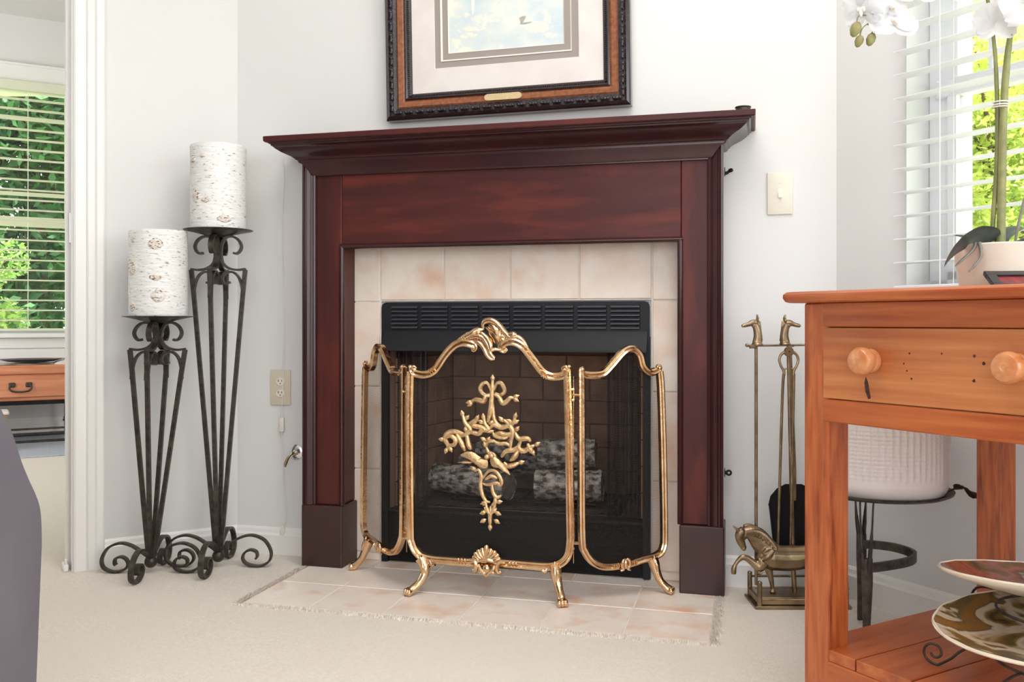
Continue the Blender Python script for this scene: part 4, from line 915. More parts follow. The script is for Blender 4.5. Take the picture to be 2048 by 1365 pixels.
# tools
def at_ts(name, label, cat, x, y, z): return thing(name, label, cat, WORLD, TS[0]+x, TS[1]+y, z)
t = at_ts('fire_poker', 'brass fire poker with horse head handle facing left, left of the tool stand', 'poker', -.090, .0, .048)
b = NB(); tube(b, [(0, .004, .0), (0, .004, .630)], [.0042, .0042], 10); tube(b, catmull([(0, .004, .03), (.014, .006, .030), (.020, .004, .045)], 4), [.004, .003, .001], 8); obj('shaft', b, ABRASS, t, smooth=40)
b = NB(); horse_head(b, .0, .0, .640, -1, 1.0); o = obj('handle', b, ABRASS, t); remesh(o, .0011, 2)
b = NB(); tube(b, [(.0, -.006, .629), (-.0205, -.008, .6285)], .0032, 8); obj('hook', b, ABRASS, t, smooth=40)
t = at_ts('fire_tongs', 'brass fire tongs with a round pivot, hanging at the middle of the tool stand', 'tongs', -.015, -.034, .06)
b = NB(); lathe(b, [(0, -.004), (.0120, -.004), (.0135, 0), (.0120, .004), (0, .004)], 20); obj('pivot_disc', b, ABRASS, t, smooth=40, loc=(0, 0, .606), rot=(R(90), 0, 0))
b = NB(); blob(b, (0, -.0045, .606), .0022, .0015, .0022, 8, 6); obj('rivet', b, DARK, t, smooth=60)
for s_ in (-1, 1):
    b = NB(); tube(b, catmull([(s_*.009, 0, .606), (s_*.020, 0, .598), (s_*.0245, 0, .584), (s_*.020, 0, .568), (s_*.013, 0, .556), (s_*.012, 0, .545)], 4), [.0042, .0036, .0034, .0032, .004, .0036], 8)
    tube(b, catmull([(s_*.013, 0, .560), (s_*.006, 0, .562)], 3), [.003, .0018], 8)
    tube(b, catmull([(s_*.013, 0, .548), (s_*.0145, .006, .50), (s_*.0155, .024, .30), (s_*.016, .040, .10), (s_*.012, .042, .045)], 5), [.0040, .0036, .0036, .0036, .003], 10)
    obj('arm', b, ABRASS, t, smooth=40)
t = at_ts('ash_shovel', 'ash shovel with a black blade hanging behind the brass horse', 'shovel', .022, .036, .095)
b = NB(); pts = [(-.022, .212), (-.045, .200), (-.062, .180), (-.067, .160), (-.062, .120), (-.052, .03), (-.050, .0), (.050, .0), (.052, .03), (.062, .12), (.067, .16), (.062, .18), (.045, .2), (.022, .212)]
prism(b, pts, .010, .0125, 'y', bev=.0008); prism(b, [(-.052, .03), (-.050, .0), (-.050, .004)], -.008, .010, 'y')
tube(b, catmull([(p[0], .006, p[1]) for p in pts[3:]+pts[:0]][0:1]+[(-.064, .004, .14), (-.052, .004, .03), (-.049, .004, .003)], 4), .003, 6)
obj('blade', b, BLACKD, t)
b = NB(); tube(b, [(0, .006, .17), (-.001, .002, .25), (-.012, .0, .565)], [.006, .0055, .0045], 10); obj('shaft', b, ABRASS, t, smooth=40)
b = NB(); tube(b, [(-.012, 0, .565), (-.013, 0, .590)], [.006, .003], 10); obj('handle', b, ABRASS, t, smooth=40)
t = at_ts('hearth_brush', 'brass hearth brush hanging right of the tool stand, mostly behind the table leg', 'brush', .070, .0, .075)
b = NB(); tube(b, [(0, 0, .12), (0, 0, .60)], .0042, 10); obj('shaft', b, ABRASS, t, smooth=40)
b = NB(); horse_head(b, 0, 0, .612, 1, 1.0); o = obj('handle', b, ABRASS, t); remesh(o, .0011, 2)
b = NB(); tube(b, [(0, 0, .12), (0, 0, .06), (0, 0, 0)], [.008, .020, .024], 16); obj('bristles', b, BLACKD, t, smooth=40)

# ------------------------------------------------------------------ white pot on an iron plant stand
PS = (.852, 2.15)
st = thing('plant_stand', 'black wrought iron plant stand with a side loop, under the white ribbed pot', 'plant stand', WORLD, PS[0], PS[1], 0)
b = NB(); lathe(b, [(0, .346), (.148, .348), (.160, .354), (.162, .359), (.150, .353), (0, .351)], 40); obj('tray', b, IRON, st, smooth=40)
def leg_strap(x, y, nm='leg'):
    d = Vector((x, y, 0)).normalized(); q = Vector((-d.y, d.x, 0))
    b = NB()
    for s_ in (-1, 1):
        c_ = lambda off, out_, z: Vector((x, y, 0))+q*s_*off+d*out_+Vector((0, 0, z))
        tube(b, catmull([c_(.014, -.015, .349), c_(.014, .004, .342), c_(.012, .006, .29), c_(.009, .005, .25), c_(.006, .002, .215), c_(.005, .0, .19)], 4), [.0042, .0042, .0046, .009, .0095, .009], 8, ell=.5)
    tube(b, catmull([Vector((x, y, .22)), Vector((x, y, .15)), Vector((x, y, .08))+d*.004, Vector((x, y, .004))+d*.012], 5), [.0125, .0130, .0105, .0085, .007], 8, ell=.62)
    return obj(nm, b, IRON, st, smooth=50)
leg_strap(-.067, -.105); leg_strap(.010, .132); leg_strap(-.122, .022)
b = NB(); tube(b, catmull([(-.060, -.100, .198), (-.020, -.088, .199), (.045, -.055, .200), (.080, -.010, .200), (.086, .030, .200), (.070, .075, .200), (.040, .105, .199), (.012, .118, .198)], 5), .0098, section=[(-.45, -1), (.45, -1), (.45, 1), (-.45, 1)], up=(0, 0, 1)); obj('side_loop', b, IRON, st, smooth=40)
pt = thing('textured_pot', 'large white pot with beaded vertical ribs on the iron plant stand under the table', 'plant pot', WORLD, PS[0], PS[1], .3535)
b = NB(); n_ = 320; m_ = 84; rings = []; hgt = .262
for j in range(m_+1):
    z = hgt*j/m_; r0 = .150-.010*max(0, 1-z/.03)**2 - (.002 if j == m_ else 0)
    env = min(1, max(0, (z-.040)/.012))*min(1, max(0, (.246-z)/.008))
    ring = []
    for k in range(n_):
        a = 2*PI*k/n_; ph = (math.sin(z*2*PI/.0088))
        d_ = 1.7*max(0, math.cos(a*64))**.7*(1+.30*ph)+1.0*max(0, math.cos(a*64+PI))*max(0, ph)
        ring.append(b.verts.new(((r0+env*(.0022*d_-.0012))*math.cos(a), (r0+env*(.0022*d_-.0012))*math.sin(a), z)))
    rings.append(ring)
for a, c_ in zip(rings, rings[1:]):
    for k in range(n_): b.faces.new((a[k], a[(k+1) % n_], c_[(k+1) % n_], c_[k]))
b.faces.new(rings[0])
obj('pot_wall', b, POTW, pt, smooth=180)
b = NB(); lathe(b, [(.148, .262), (.140, .263), (.138, .24), (0, .235)], 40); obj('pot_rim', b, POTW, pt, smooth=50)
br = thing('dried_leaf', 'curled dark brown dried leaf on the right edge of the plant stand tray', 'leaf', WORLD, PS[0]+.160, PS[1]-.03, .350)
b = NB(); n_ = 12
G = []
for i in range(n_+1):
    t = i/n_; row = []
    wd = .020*math.sin(PI*min(1, t*1.1+.05))**.6*(1+.25*math.sin(t*17))
    for j in range(7):
        v_ = j/6*2-1; row.append(b.verts.new((.085*t, v_*wd*.8+.004*math.sin(t*9), .010+.010*math.sin(t*5.5)*(1-t*.4)+abs(v_)*.010*math.cos(t*6)+.004*math.sin(v_*4+t*13)-.018*t)))
    G.append(row)
for i in range(n_):
    for j in range(6): b.faces.new((G[i][j], G[i+1][j], G[i+1][j+1], G[i][j+1]))
bmesh.ops.solidify(b, geom=b.faces[:], thickness=.0018)
obj('blade', b, TREAD, br, smooth=60)
b = NB(); tube(b, catmull([(-.012, 0, .004), (0, 0, .010), (.02, 0, .012)], 4), [.0015, .0022, .003], 6); obj('stalk', b, TREAD, br, smooth=60)

# ------------------------------------------------------------------ pine side table
tb_ = thing('pine_table', 'worn orange pine side table with a drawer and lower shelf, right foreground', 'table', TB, 0, 0)
TL_, TWd, ZT = .555, .574, .799; LG = .055
b = NB(); r_ = .010
prof = [(0, ZT-.0205), (.024, ZT-.0205), (.030, ZT-.018), (.0335, ZT-.0115), (.033, ZT-.005), (.028, ZT-.0008), (.022, ZT)]
rows = []
for o_, z in prof:
    x0, x1, y0, y1 = -o_, TL_+o_, -o_*.95, TWd+o_*.8; rc = .006+o_*.4; ring = []
    for cx, cy, a0 in ((x0+rc, y0+rc, 180), (x1-rc, y0+rc, 270), (x1-rc, y1-rc, 0), (x0+rc, y1-rc, 90)):
        for k in range(4): ring.append(b.verts.new((cx+rc*math.cos(R(a0+30*k)), cy+rc*math.sin(R(a0+30*k)), z)))
    rows.append(ring)
n_ = len(rows[0])
for a, c_ in zip(rows, rows[1:]):
    for k in range(n_): b.faces.new((a[k], a[(k+1) % n_], c_[(k+1) % n_], c_[k]))
b.faces.new(rows[0]); b.faces.new(rows[-1]); obj('tabletop', b, PINER, tb_, smooth=35)
for x in (0, TL_-LG):
    for y in (0, TWd-LG):
        b = NB(); box(b, x, x+LG, y, y+LG, 0, ZT-.0207, bev=.0035, seg=2); obj('leg', b, PINEZ, tb_)
bx = lambda nm, m, *a, **k: boxobj(nm, m, tb_, *a, **k)
bx('top_rail', PINER, LG-.012, TL_-LG+.012, -.0005, .018, .735, ZT-.021, bev=.0012)
bx('bottom_rail', PINER, LG-.012, TL_-LG+.012, -.0015, .020, .565, .606, bev=.0025)
bx('end_panel', PINEY, .006, .022, LG-.002, TWd-LG+.002, .60, ZT-.021); bx('end_panel', PINEY, TL_-.022, TL_-.006, LG-.002, TWd-LG+.002, .60, ZT-.021)
bx('back_panel', PINEX, LG-.002, TL_-LG+.002, TWd-.022, TWd-.006, .60, ZT-.021)
dr = bpy.data.objects.new('drawer', None); C.objects.link(dr); dr.parent = tb_
boxobj('drawer_front', PINEX, dr, LG-.0105, TL_-LG+.0105, -.0012, .017, .6075, .7335, bev=.0012)
b = NB(); box(b, LG+.01, TL_-LG-.01, .017, .45, .612, .616); box(b, LG+.008, LG+.018, .017, .45, .612, .72); box(b, TL_-LG-.018, TL_-LG-.008, .017, .45, .612, .72); obj('drawer_box', b, PINEX, dr)
for x in (.1500, .4050):
    b = NB(); lathe(b, [(.0185, 0), (.0205, .003), (.0212, .007), (.0200, .0115), (.0165, .0135), (.0160, .0155), (.0190, .0175), (.0228, .021), (.0240, .027), (.0232, .034), (.0200, .0385), (.0150, .0400), (.0050, .0405), (.004, .0398), (0, .0398)], 32)
    obj('knob', b, KNOBM, dr, smooth=30, loc=(x, -.001, .678), rot=(R(90), 0, 0))
for px_, z in ((.222, .6925), (.2115, .6755), (.217, .664), (.226, .6515), (.335, .692), (.3345, .654), (.350, .681), (.280, .694)):
    b = NB(); rr = random.uniform(.0016, .0026) if px_ < .3 else random.uniform(.0024, .0032); prism(b, [(px_+rr*random.uniform(.6, 1.25)*math.cos(k*PI/4), z+rr*random.uniform(.6, 1.2)*math.sin(k*PI/4)) for k in range(8)], -.0016, -.0006, 'y'); obj('nail_hole', b, KNOT, dr)
b = NB(); prism(b, [(.137, .650), (.134, .640), (.136, .625), (.142, .612), (.147, .614), (.144, .628), (.141, .642)], -.0016, -.0008, 'y'); obj('wood_split', b, KNOT, dr)
NPL = 5; wpl = TL_/NPL
for k in range(NPL):
    b = NB(); box(b, 0.002+k*wpl, (k+1)*wpl-.0012, .003, TWd-.003, .136, .157, bev=.0012)
    obj('shelf_plank', b, PINEY, tb_)
bx('shelf_rail', PINER, LG-.002, TL_-LG+.002, .0, .020, .095, .1362, bev=.002); bx('shelf_rail', PINER, LG-.002, TL_-LG+.002, TWd-.02, TWd, .095, .1362, bev=.002)

# orchid in its pot
OX, OY = .860, 1.62
orc = thing('potted_orchid', 'white moth orchid with two tied stems in a round cream pot on the pine table', 'orchid', WORLD, OX, OY, ZT+.0006)
b = NB(); lathe(b, [(0, 0), (.064, 0), (.069, .004), (.0785, .068), (.0800, .077), (.0775, .079), (.073, .070), (.070, .062), (0, .060)], 48); obj('pot', b, PLANTPOT, orc, smooth=40)
zt = -ZT
def rel(x, z, y=OY): return (x-OX, y-OY, z-ZT)
b = NB(); tube(b, catmull([rel(.8400, .865), rel(.8430, .930), rel(.8480, 1.00), rel(.8500, 1.07), rel(.8490, 1.15), rel(.8440, 1.235), rel(.8300, 1.32), rel(.800, 1.40), rel(.750, 1.42), rel(.700, 1.36, 1.60), rel(.655, 1.30, 1.58), rel(.625, 1.262, 1.57), rel(.600, 1.245, 1.56)], 6), [.0042, .0042, .004, .0036, .003, .0024, .002, .0018, .0014], 8)
obj('stem', b, STEM, orc, smooth=60)
b = NB(); tube(b, catmull([rel(.8520, .865, 1.612), rel(.8530, .95, 1.612), rel(.8545, 1.03, 1.612), rel(.8560, 1.09, 1.612), rel(.8600, 1.18, 1.61), rel(.866, 1.26, 1.60), rel(.885, 1.33, 1.59), rel(.95, 1.40, 1.57), rel(1.0, 1.36, 1.55)], 6), [.0078, .0072, .0068, .0062, .004, .0032, .002], 8)
obj('stem', b, STEM, orc, smooth=60)
b = NB()
for z in (1.118, 1.122, 1.127):
    tube(b, [rel(.8525+.012*math.cos(t*PI/6), z, 1.614+.011*math.sin(t*PI/6)) for t in range(13)], .0011, 5)
obj('tie', b, CORD, orc, smooth=60)
b = NB(); tube(b, catmull([rel(.880, .868), rel(.884, .90), rel(.892, .935), rel(.900, .965), rel(.930, 1.02)], 5), [.0022, .0025, .002, .0018], 6); obj('aerial_root', b, ROOT, orc, smooth=60)
def leafy(par, pts, wd, m, nm='leaf', fold=.25, tw=(0, 1, 0), droop=0):
    b = NB(); P = catmull(pts, 6); L_ = len(P); G = []
    for i, p in enumerate(P):
        t = i/(L_-1); T = (P[min(i+1, L_-1)]-P[max(i-1, 0)]).normalized(); sd = Vector(tw); sd = (sd-T*sd.dot(T)).normalized(); up_ = sd.cross(T)
        if up_.z < 0: up_ = -up_
        w_ = wd*max(.04, math.sin(PI*(t*.93+.04))**.55)
        G.append([b.verts.new(p+sd*w_*v_+up_*(fold*w_*abs(v_)-droop*w_*v_*v_)) for v_ in (-1, -.6, -.2, 0, .2, .6, 1)])
    for i in range(L_-1):
        for j in range(6): b.faces.new((G[i][j], G[i+1][j], G[i+1][j+1], G[i][j+1]))
    bmesh.ops.solidify(b, geom=b.faces[:], thickness=.0016)
    return obj(nm, b, m, par, smooth=70)
leafy(orc, [rel(.846, .884), rel(.825, .890, 1.600), rel(.795, .888, 1.585), rel(.765, .876, 1.57), rel(.742, .858, 1.56), rel(.727, .838, 1.555)], .026, OLEAF, tw=(.25, 1, -.62), fold=.05)
leafy(orc, [rel(.868, .872, 1.64), rel(.88, .890, 1.66), rel(.905, .906, 1.68), rel(.935, .915, 1.70), rel(.955, .915, 1.71)], .020, OLEAF, tw=(-.3, 1, .2), fold=.2)
leafy(orc, [rel(.850, .875, 1.65), rel(.842, .892, 1.69), rel(.826, .905, 1.73)], .012, OLEAF, tw=(1, .3, .1), fold=.3)
leafy(orc, [rel(.873, .874, 1.61), rel(.90, .888, 1.58), rel(.95, .90, 1.55), rel(1.0, .893, 1.53)], .018, OLEAF, tw=(.2, 1, .2), fold=.3)
for q in ([rel(.792, .878, 1.58), rel(.786, .868, 1.575), rel(.768, .852, 1.57), rel(.752, .838, 1.57)], [rel(.796, .878, 1.575), rel(.794, .862, 1.565), rel(.790, .850, 1.562), rel(.780, .838, 1.56), rel(.770, .828, 1.56)]):
    b = NB(); tube(b, catmull(q, 5), [.0035, .003, .002, .0025, .001], 7); obj('aerial_root', b, ROOT, orc, smooth=60)
def flower(x, z, y, s, ax, az, seed, lip=True):
    """a moth orchid bloom: three sepals, two broad petals, a lip; facing -y before turning"""
    rnd = random.Random(seed)
    f = bpy.data.objects.new('flower', None); C.objects.link(f); f.parent = orc; f.location = rel(x, z, y); f.rotation_euler = (R(ax), 0, R(az))
    for ang, ln, wd in ((90, .040, .017), (215, .040, .017), (325, .040, .017), (25, .042, .029), (155, .042, .029)):
        b = NB(); a = R(ang+rnd.uniform(-8, 8)); G = []; cup = rnd.uniform(-.25, .45); ca, sa = math.cos(a), math.sin(a)
        for i in range(9):
            t = i/8; w_ = wd*s*max(.12, math.sin(PI*(t*.86+.07))**.7); row = []
            for j in range(7):
                v_ = j/6*2-1; l_ = ln*s*t; yy = -.012*s*cup*math.sin(t*PI*.9)*1.4+.010*s*cup*t+.004*s*v_*v_*w_/.02-.0022*s*math.sin(v_*5+t*7+seed)*t
                row.append(b.verts.new((ca*l_-sa*v_*w_, yy+(.002 if wd < .02 else 0), sa*l_+ca*v_*w_)))
            G.append(row)
        for i in range(8):
            for j in range(6): b.faces.new((G[i][j], G[i+1][j], G[i+1][j+1], G[i][j+1]))
        o = obj('petal', b, PETAL, f, smooth=180)
    b = NB(); blob(b, (0, -.006*s, -.003*s), .0045*s, .007*s, .0045*s, 10, 8); blob(b, (0, -.010*s, -.009*s), .0035*s, .0045*s, .0075*s, 10, 8)
    for k in (-1, 1): blob(b, (k*.005*s, -.009*s, -.003*s), .003*s, .004*s, .005*s, 8, 6)
    obj('lip', b, LIP, f, smooth=180)
flower(.592, 1.272, 1.56, .92, 5, -45, 1); flower(.640, 1.278, 1.565, 1.10, -5, 25, 2); flower(.640, 1.244, 1.550, .98, -40, -5, 3)
flower(.688, 1.315, 1.57, 1.0, -20, -10, 4); flower(.735, 1.318, 1.575, .9, -30, 30, 9); flower(.600, 1.32, 1.57, .8, 20, -20, 10)
flower(.868, 1.280, 1.55, 1.35, 0, 12, 5); flower(.908, 1.290, 1.54, 1.25, 10, 35, 6); flower(.838, 1.262, 1.60, .95, -10, 170, 7); flower(.935, 1.258, 1.53, 1.1, 10, 0, 8)
for x, z, L_ in ((.5790, 1.2365, 1.15), (.5850, 1.2165, .9), (.6050, 1.2195, .98)):
    b = NB(); lathe(b, [(0, -.012*L_), (.0045*L_, -.009*L_), (.0080*L_, -.001*L_), (.0075*L_, .006*L_), (.004*L_, .011*L_), (0, .012*L_)], 14)
    obj('bud', b, BUD, orc, smooth=180, loc=rel(x, z, 1.56), rot=(0, R(20), 0))
    b = NB(); tube(b, catmull([rel(x+.002, z+.011, 1.56), rel(x+.008, z+.025, 1.56), rel(.607+.008, 1.256, 1.56)], 4), .0011, 6); obj('bud_stalk', b, STEM, orc, smooth=60)
# small black framed picture leaning on the table
sp = thing('small_picture_frame', 'small black frame with a red picture, tilted back against the orchid pot', 'picture frame', WORLD, .862, 1.470, ZT+.0006, -8)
e = bpy.data.objects.new('frame_body', None); C.objects.link(e); e.parent = sp; e.rotation_euler = (R(-62), 0, 0); e.location = (0, 0, .001)
b = NB(); hw, hh = .088, .060
for a in ((-hw, hw, 0, .014), (-hw, hw, hh-.014, hh), (-hw, -hw+.016, .014, hh-.014), (hw-.016, hw, .014, hh-.014)): box(b, a[0], a[1], 0, .008, a[2], a[3], bev=.001)
obj('border', b, FRAMEB, e); b = NB(); box(b, -hw+.014, hw-.014, .004, .007, .012, hh-.012); obj('print', b, REDP, e)

# plates on a wire rack on the lower shelf
RX, RY = .815, 1.50
def paint_mat(name, bands):
    m = bpy.data.materials.new(name); m.use_nodes = True; N = m.node_tree.nodes; L = m.node_tree.links; bs = N['Principled BSDF']; bs.inputs['Roughness'].default_value = .15
    tc = N.new('ShaderNodeTexCoord'); n1 = N.new('ShaderNodeTexNoise'); n1.inputs['Scale'].default_value = 11; n1.inputs['Detail'].default_value = 3; n1.inputs['Distortion'].default_value = .8
    L.new(tc.outputs['Object'], n1.inputs[0]); cr = N.new('ShaderNodeValToRGB'); e_ = cr.color_ramp.elements
    e_[0].position = bands[0][0]; e_[0].color = bands[0][1]; e_[1].position = bands[-1][0]; e_[1].color = bands[-1][1]
    for p_, c_ in bands[1:-1]: q = e_.new(p_); q.color = c_
    L.new(n1.outputs[0], cr.inputs[0]); L.new(cr.outputs[0], bs.inputs['Base Color']); return m
GL1 = paint_mat('painted_glaze_rose', [(.30, col(54, 48, 34)), (.40, col(128, 84, 40)), (.46, col(168, 92, 74)), (.52, col(132, 66, 44)), (.58, col(96, 66, 34)), (.66, col(196, 184, 160))])
GL2 = paint_mat('painted_glaze_olive', [(.28, col(150, 60, 26)), (.36, col(62, 56, 34)), (.43, col(128, 104, 48)), (.48, col(198, 182, 156)), (.54, col(206, 190, 166)), (.58, col(92, 80, 48)), (.66, col(134, 96, 40))])
CREAM = pm('cream_glaze', col(238, 224, 204), rough=.2)
def plate(label, x, y, z, r, rx, ry, gm, seed):
    t = thing('painted_plate', label, 'plate', WORLD, x, y, z); t.rotation_euler = (R(rx), R(ry), R(seed*50))
    b = NB(); lathe(b, [(0, 0), (r*.45, 0), (r*.5, .002), (r*.62, .006), (r*.86, .017), (r*.99, .026), (r, .029), (r*.985, .0305)], 56); obj('plate_body', b, CREAM, t, smooth=50)
    b = NB(); lathe(b, [(0, .0045), (r*.5, .005), (r*.64, .0105), (r*.86, .0215), (r*.985, .0305)], 56); obj('painted_well', b, gm, t, smooth=60)
    b = NB(); n_ = 64
    tube(b, [(r*(.985+.006*math.sin(k*16*2*PI/n_))*math.cos(2*PI*k/n_), r*(.985+.006*math.sin(k*16*2*PI/n_))*math.sin(2*PI*k/n_), .0300) for k in range(n_+1)], .0018, 6); obj('rim', b, CREAM, t, smooth=60)
    return t
plate('rose and ochre glazed plate, upper of the two on the wire rack', .872, 1.48, .306, .174, -2, 7, GL1, 1)
plate('cream, olive and orange glazed plate, lower of the two on the wire rack', .868, 1.43, .246, .198, -2, 5, GL2, 3)
rk = thing('plate_rack', 'black wire two-tier plate rack with scroll feet on the lower table shelf', 'plate rack', WORLD, .868, 1.455, .1575)
def scroll3(cx, cy, cz, r, d, t0, turns, n=30):
    return [(cx+d[0]*(r*(1-.72*i/n))*math.cos(t0+turns*2*PI*i/n), cy+d[1]*(r*(1-.72*i/n))*math.cos(t0+turns*2*PI*i/n), cz+(r*(1-.72*i/n))*math.sin(t0+turns*2*PI*i/n)) for i in range(n+1)]
for k, a in enumerate((205, 262, 20, 140)):
    d = (math.cos(R(a)), math.sin(R(a))); b = NB(); z_ = .0225
    S_ = scroll3(d[0]*.192, d[1]*.192, z_, .0205, d, R(250), 1.25)
    tube(b, catmull([(d[0]*.10, d[1]*.10, .050), (d[0]*.14, d[1]*.14, .042), (d[0]*.165, d[1]*.165, .018)]+S_, 2), .0022, 7); obj('scroll_foot', b, IRON, rk, smooth=60)
b = NB()
for r_, z in ((.10, .050), (.095, .128)): tube(b, [(r_*math.cos(2*PI*k/32), r_*math.sin(2*PI*k/32), z) for k in range(33)], .0022, 6)
obj('ring', b, IRON, rk, smooth=60)
b = NB()
for a in (75, 100): tube(b, catmull([(.10*math.cos(R(a)), .10*math.sin(R(a)), .05), (.212*math.cos(R(a)), .212*math.sin(R(a)), .055), (.205*math.cos(R(a)), .205*math.sin(R(a)), .11), (.095*math.cos(R(a)), .095*math.sin(R(a)), .128)], 6), .0022, 6)
obj('upright', b, IRON, rk, smooth=60)

# ------------------------------------------------------------------ armchair at the left edge
ac = thing('armchair', 'dark grey upholstered armchair at the left edge, its rounded arm in view', 'armchair', WORLD, -1.2, 1.05, 0)
def arm(x0, x1):
    pr = [(-.35, .62), (.15, .64), (.31, .632), (.352, .602), (.378, .568), (.402, .525), (.426, .490), (.446, .464), (.459, .440), (.464, .412), (.465, .38), (.457, .03), (-.35, .03)]
    P = catmull([(a, c_, 0) for a, c_ in pr[:11]], 3); pts = [(p.x, p.y) for p in P]+[(.457, .04), (-.35, .04)]
    b = NB(); prism(b, pts, x0, x1, 'x', bev=.018); return b
obj('arm', arm(.270, .430), SOFA, ac, smooth=40); obj('arm', arm(-.43, -.27), SOFA, ac, smooth=40)
b = NB(); box(b, -.268, .268, -.30, .44, .10, .30, bev=.02, seg=3); obj('seat_base', b, SOFA, ac, smooth=40)
b = NB(); box(b, -.265, .265, -.22, .45, .302, .44, bev=.045, seg=4); obj('seat_cushion', b, SOFA, ac, smooth=60)
b = NB(); prism(b, [(-.35, .05), (-.22, .05), (-.20, .60), (-.26, .98), (-.34, 1.0), (-.40, .95), (-.36, .5)], -.43, .43, 'x', bev=.03); obj('backrest', b, SOFA, ac, smooth=40)
for x in (-.38, .38):
    for y in (-.28, .42): b = NB(); tube(b, [(x, y, 0), (x, y, .05)], [.018, .024], 12); obj('leg', b, FRD, ac, smooth=40)

# ------------------------------------------------------------------ dining room: rug, low bench table with tray and runner, stool
rg = thing('area_rug', 'pale blue-grey rug under the bench in the dining room', 'rug', DW, -1.4, -.55)
b = NB(); box(b, -1.2, 1.5, -.62, .45, 0, .008, bev=.003); obj('rug_field', b, RUG, rg)
bn = thing('low_console_bench', 'low wooden drawer bench on a black iron base under the dining room window', 'bench', DW, -.82, -.30, .008)
BX0, BX1, BY0, BY1 = -.80, .72, -.24, .18
b = NB(); box(b, BX0, BX1, BY0, BY1, .415, .472, bev=.008, seg=2); obj('top', b, OAK, bn)
b = NB(); box(b, BX0+.03, BX1-.03, BY0+.012, BY1-.02, .255, .415, bev=.004); obj('case', b, OAK, bn)
for x0, x1, hxs in ((-.70, -.08, (-.39,)), (.02, .655, (.335,))):
    d_ = bpy.data.objects.new('drawer', None); C.objects.link(d_); d_.parent = bn
    boxobj('drawer_front', OAK, d_, x0, x1, BY0-.004, BY0+.011, .278, .404, bev=.004)
    for hx in hxs:
        b = NB(); yy = BY0-.006
        tube(b, catmull([(hx-.050, yy-.004, .354), (hx-.060, yy-.012, .338), (hx-.045, yy-.014, .318), (hx, yy-.014, .312), (hx+.045, yy-.014, .318), (hx+.060, yy-.012, .338), (hx+.050, yy-.004, .354)], 4), .0055, 8)
        for s_ in (-1, 1): box(b, hx+s_*.045-.018, hx+s_*.045+.018, yy-.008, yy+.003, .340, .368, bev=.004)
        obj('bail_handle', b, IRON, d_, smooth=40)
b = NB(); box(b, BX0+.01, BX1-.01, BY0-.006, BY1, .232, .254); obj('iron_frame', b, BLACKD, bn)
for x in (BX0+.06, BX1-.10):
    for y in (BY0+.01, BY1-.04):
        b = NB(); box(b, x-.017, x+.017, y-.012, y+.012, .0, .234, bev=.002); lathe(b, [(.018, .085), (.026, .09), (.026, .10), (.018, .105), (.024, .112), (.018, .118)], 12, x, y); obj('leg', b, IRON, bn)
for y in (BY0+.01, BY1-.04):
    b = NB(); box(b, BX0+.06, BX1-.02, y-.006, y+.006, .0, .016); obj('stretcher', b, IRON, bn)
for z in (.078, .05): b = NB(); box(b, BX0+.06, BX1-.02, BY0+.0, BY0+.012, z, z+.012); obj('stretcher', b, IRON, bn)
b = NB(); box(b, BX1-.106, BX1-.094, BY0, BY1-.03, .085, .097); obj('stretcher', b, IRON, bn)
rn = thing('table_runner', 'pale cloth runner draped over the dining room bench top', 'runner', DW, -.5, -.34, .4805)
b = NB(); G = [[b.verts.new((-.34+.62*i/20, -.19+.36*j/6, .002+.006*max(0, noise.noise(Vector((i*.35, j*.5, 2)))))) for j in range(7)] for i in range(21)]
for i in range(20):
    for j in range(6): b.faces.new((G[i][j], G[i+1][j], G[i+1][j+1], G[i][j+1]))
prism(b, [(.20, .002), (.225, .016), (.27, .022), (.31, .018), (.335, .004), (.33, .0), (.2, 0)], -.19, .0, 'y')
obj('runner_cloth', b, CLOTH, rn, smooth=60)
tr = thing('serving_tray', 'dark shallow tray with a ruffled rim on the dining room bench', 'tray', DW, -.42, -.37, .490)
b = NB(); n_ = 64; rows = []
for r_, z in ((.0, 0), (.08, 0), (.13, .006), (.172, .019), (.178, .022), (.170, .021), (.12, .010), (.0, .006)):
    rows.append([b.verts.new(((r_+(.004*math.sin(k*13*2*PI/n_) if r_ > .16 else 0))*math.cos(2*PI*k/n_)*1.0, (r_ or .001)*.82*math.sin(2*PI*k/n_), z)) for k in range(n_)])
for a, c_ in zip(rows, rows[1:]):
    for k in range(n_): b.faces.new((a[k], a[(k+1) % n_], c_[(k+1) % n_], c_[k]))
obj('tray_body', b, TRAYM, tr, smooth=60)
so_ = thing('wooden_stool', 'small orange wooden stool tucked in front of the dining room bench, by the armchair', 'stool', DW, -.66, -.80, .009)
b = NB(); box(b, -.13, .105, -.09, .09, .205, .225, bev=.006); obj('seat', b, CLOTH, so_)
for sx in (-1, 1):
    for sy in (-1, 1): b = NB(); tube(b, [(sx*.06-.01, sy*.05, 0), (sx*.085-.01, sy*.07, .206)], [.010, .022], 8); obj('leg', b, OAK, so_, smooth=40)

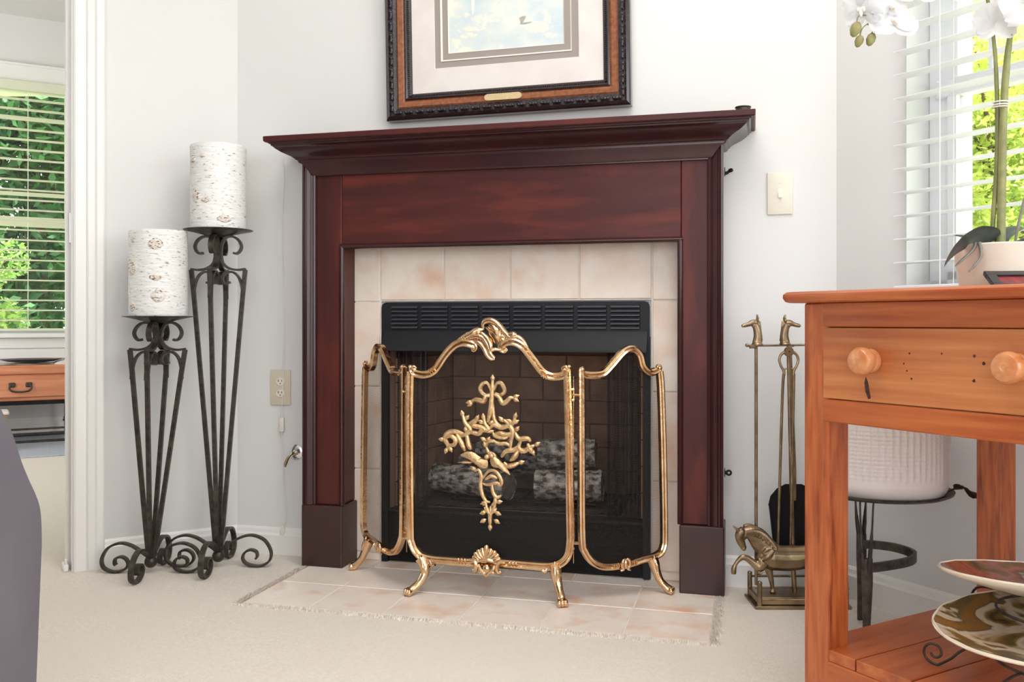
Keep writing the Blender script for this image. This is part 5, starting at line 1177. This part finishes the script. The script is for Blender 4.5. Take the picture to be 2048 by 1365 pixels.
# ------------------------------------------------------------------ outdoors
bm = NB(); box(bm, -40, 40, -20, 60, -.6, -.45); o = obj('lawn', bm, LAWN); tag(o, kind='structure')
def tree(label, x, y, z0, h, rr, m, n, ls, seed, group, nsub=22):
    t = thing('tree', label, 'tree', WORLD, x, y, -.45, group=group)
    rnd = random.Random(seed); V = []; Fc = []
    subs = [(rnd.uniform(-.55, .55)*rr, rnd.uniform(-.55, .55)*rr, z0+.45+(h-z0)*rnd.uniform(.08, .92), rr*rnd.uniform(.28, .5)) for _ in range(nsub)]
    for i in range(n):
        sx, sy, sz, sr = subs[rnd.randrange(len(subs))]
        u_ = rnd.uniform(-1, 1); a = rnd.uniform(0, 2*PI); q = sr*rnd.uniform(.55, 1)**.5; s_ = math.sqrt(1-u_*u_)
        c_ = Vector((sx+q*s_*math.cos(a), sy+q*s_*math.sin(a), sz+q*u_*.8))
        d1 = Vector((rnd.gauss(0, 1), rnd.gauss(0, 1), rnd.gauss(0, .7))).normalized(); d2 = d1.cross(Vector((rnd.gauss(0, 1), rnd.gauss(0, 1), rnd.gauss(0, 1)))).normalized()
        L_ = ls*rnd.uniform(.7, 1.3); k = len(V)
        V += [c_-d1*L_, c_+d2*L_*.45, c_+d1*L_, c_-d2*L_*.45]; Fc.append((k, k+1, k+2, k+3))
    me = bpy.data.meshes.new('foliage'); me.from_pydata([tuple(v_) for v_ in V], [], Fc); me.materials.append(m)
    o = bpy.data.objects.new('foliage', me); C.objects.link(o); o.parent = t; tag(o, kind='stuff')
    b = NB(); tube(b, catmull([(0, 0, 0), (.05*rr, 0, h*.3), (-.03*rr, .05*rr, h*.6), (0, 0, h*.9)], 4), [.05*rr+.04, .04*rr+.03, .03*rr, .015], 8)
    for sx, sy, sz, sr in subs[:9]: tube(b, catmull([(0, 0, sz*.6), (sx*.5, sy*.5, sz*.85), (sx, sy, sz)], 3), [.03*rr*.6, .015*rr, .006], 6)
    obj('trunk', b, BARK, t, smooth=60)
gR = 'trees outside the right window'; gL = 'trees outside the dining room window'
tree('sunlit yellow-green tree, nearest one outside the window on the right', 4.15, 7.9, .8, 3.6, 1.15, LEAFA, 20000, .036, 1, gR, 34)
tree('taller light green tree behind the yellow-green one outside the right window', 5.9, 10.9, .4, 5.6, 1.6, LEAFC, 20000, .055, 2, gR, 40)
for lb, x, y, h in (('light green tree outside the right window, left of the yellow-green tree', 2.2, 10.2, 4.4), ('light green tree outside the right window, right of the yellow-green tree', 7.2, 8.0, 4.4), ('light green tree outside the right window, farthest to the right', 8.9, 5.3, 4.6)):
    tree(lb, x, y, .4, h, 1.45, LEAFC, 14000, .055, int(x*10), gR, 36)
for i, (lb, x, y, rr, h) in enumerate((('dark green tree filling the middle of the dining room window', -6.3, 12.2, 1.6, 6.2), ('tallest dark green tree, farthest back outside the dining room window', -6.9, 16.3, 2.0, 8.5),
        ('dark green tree outside the dining room window, beyond its left side', -9.7, 12.6, 1.6, 6.4), ('dark green tree outside the dining room window, beyond its right side', -2.7, 14.0, 1.7, 6.5), ('dark green tree at the far left outside the dining room window', -12.6, 10.2, 1.5, 6.0))):
    tree(lb, x, y, .1, h, rr, LEAFB, 24000, .085, 10+i, gL, 60)
tree('low light green shrub just outside the dining room window', -5.35, 9.3, .0, 1.5, .50, LEAFC, 3600, .040, 30, 'shrubs outside the dining room window')
tree('taller light green shrub left of the low one outside the dining room window', -6.2, 10.2, .5, 3.3, .45, LEAFC, 2600, .045, 31, 'shrubs outside the dining room window')
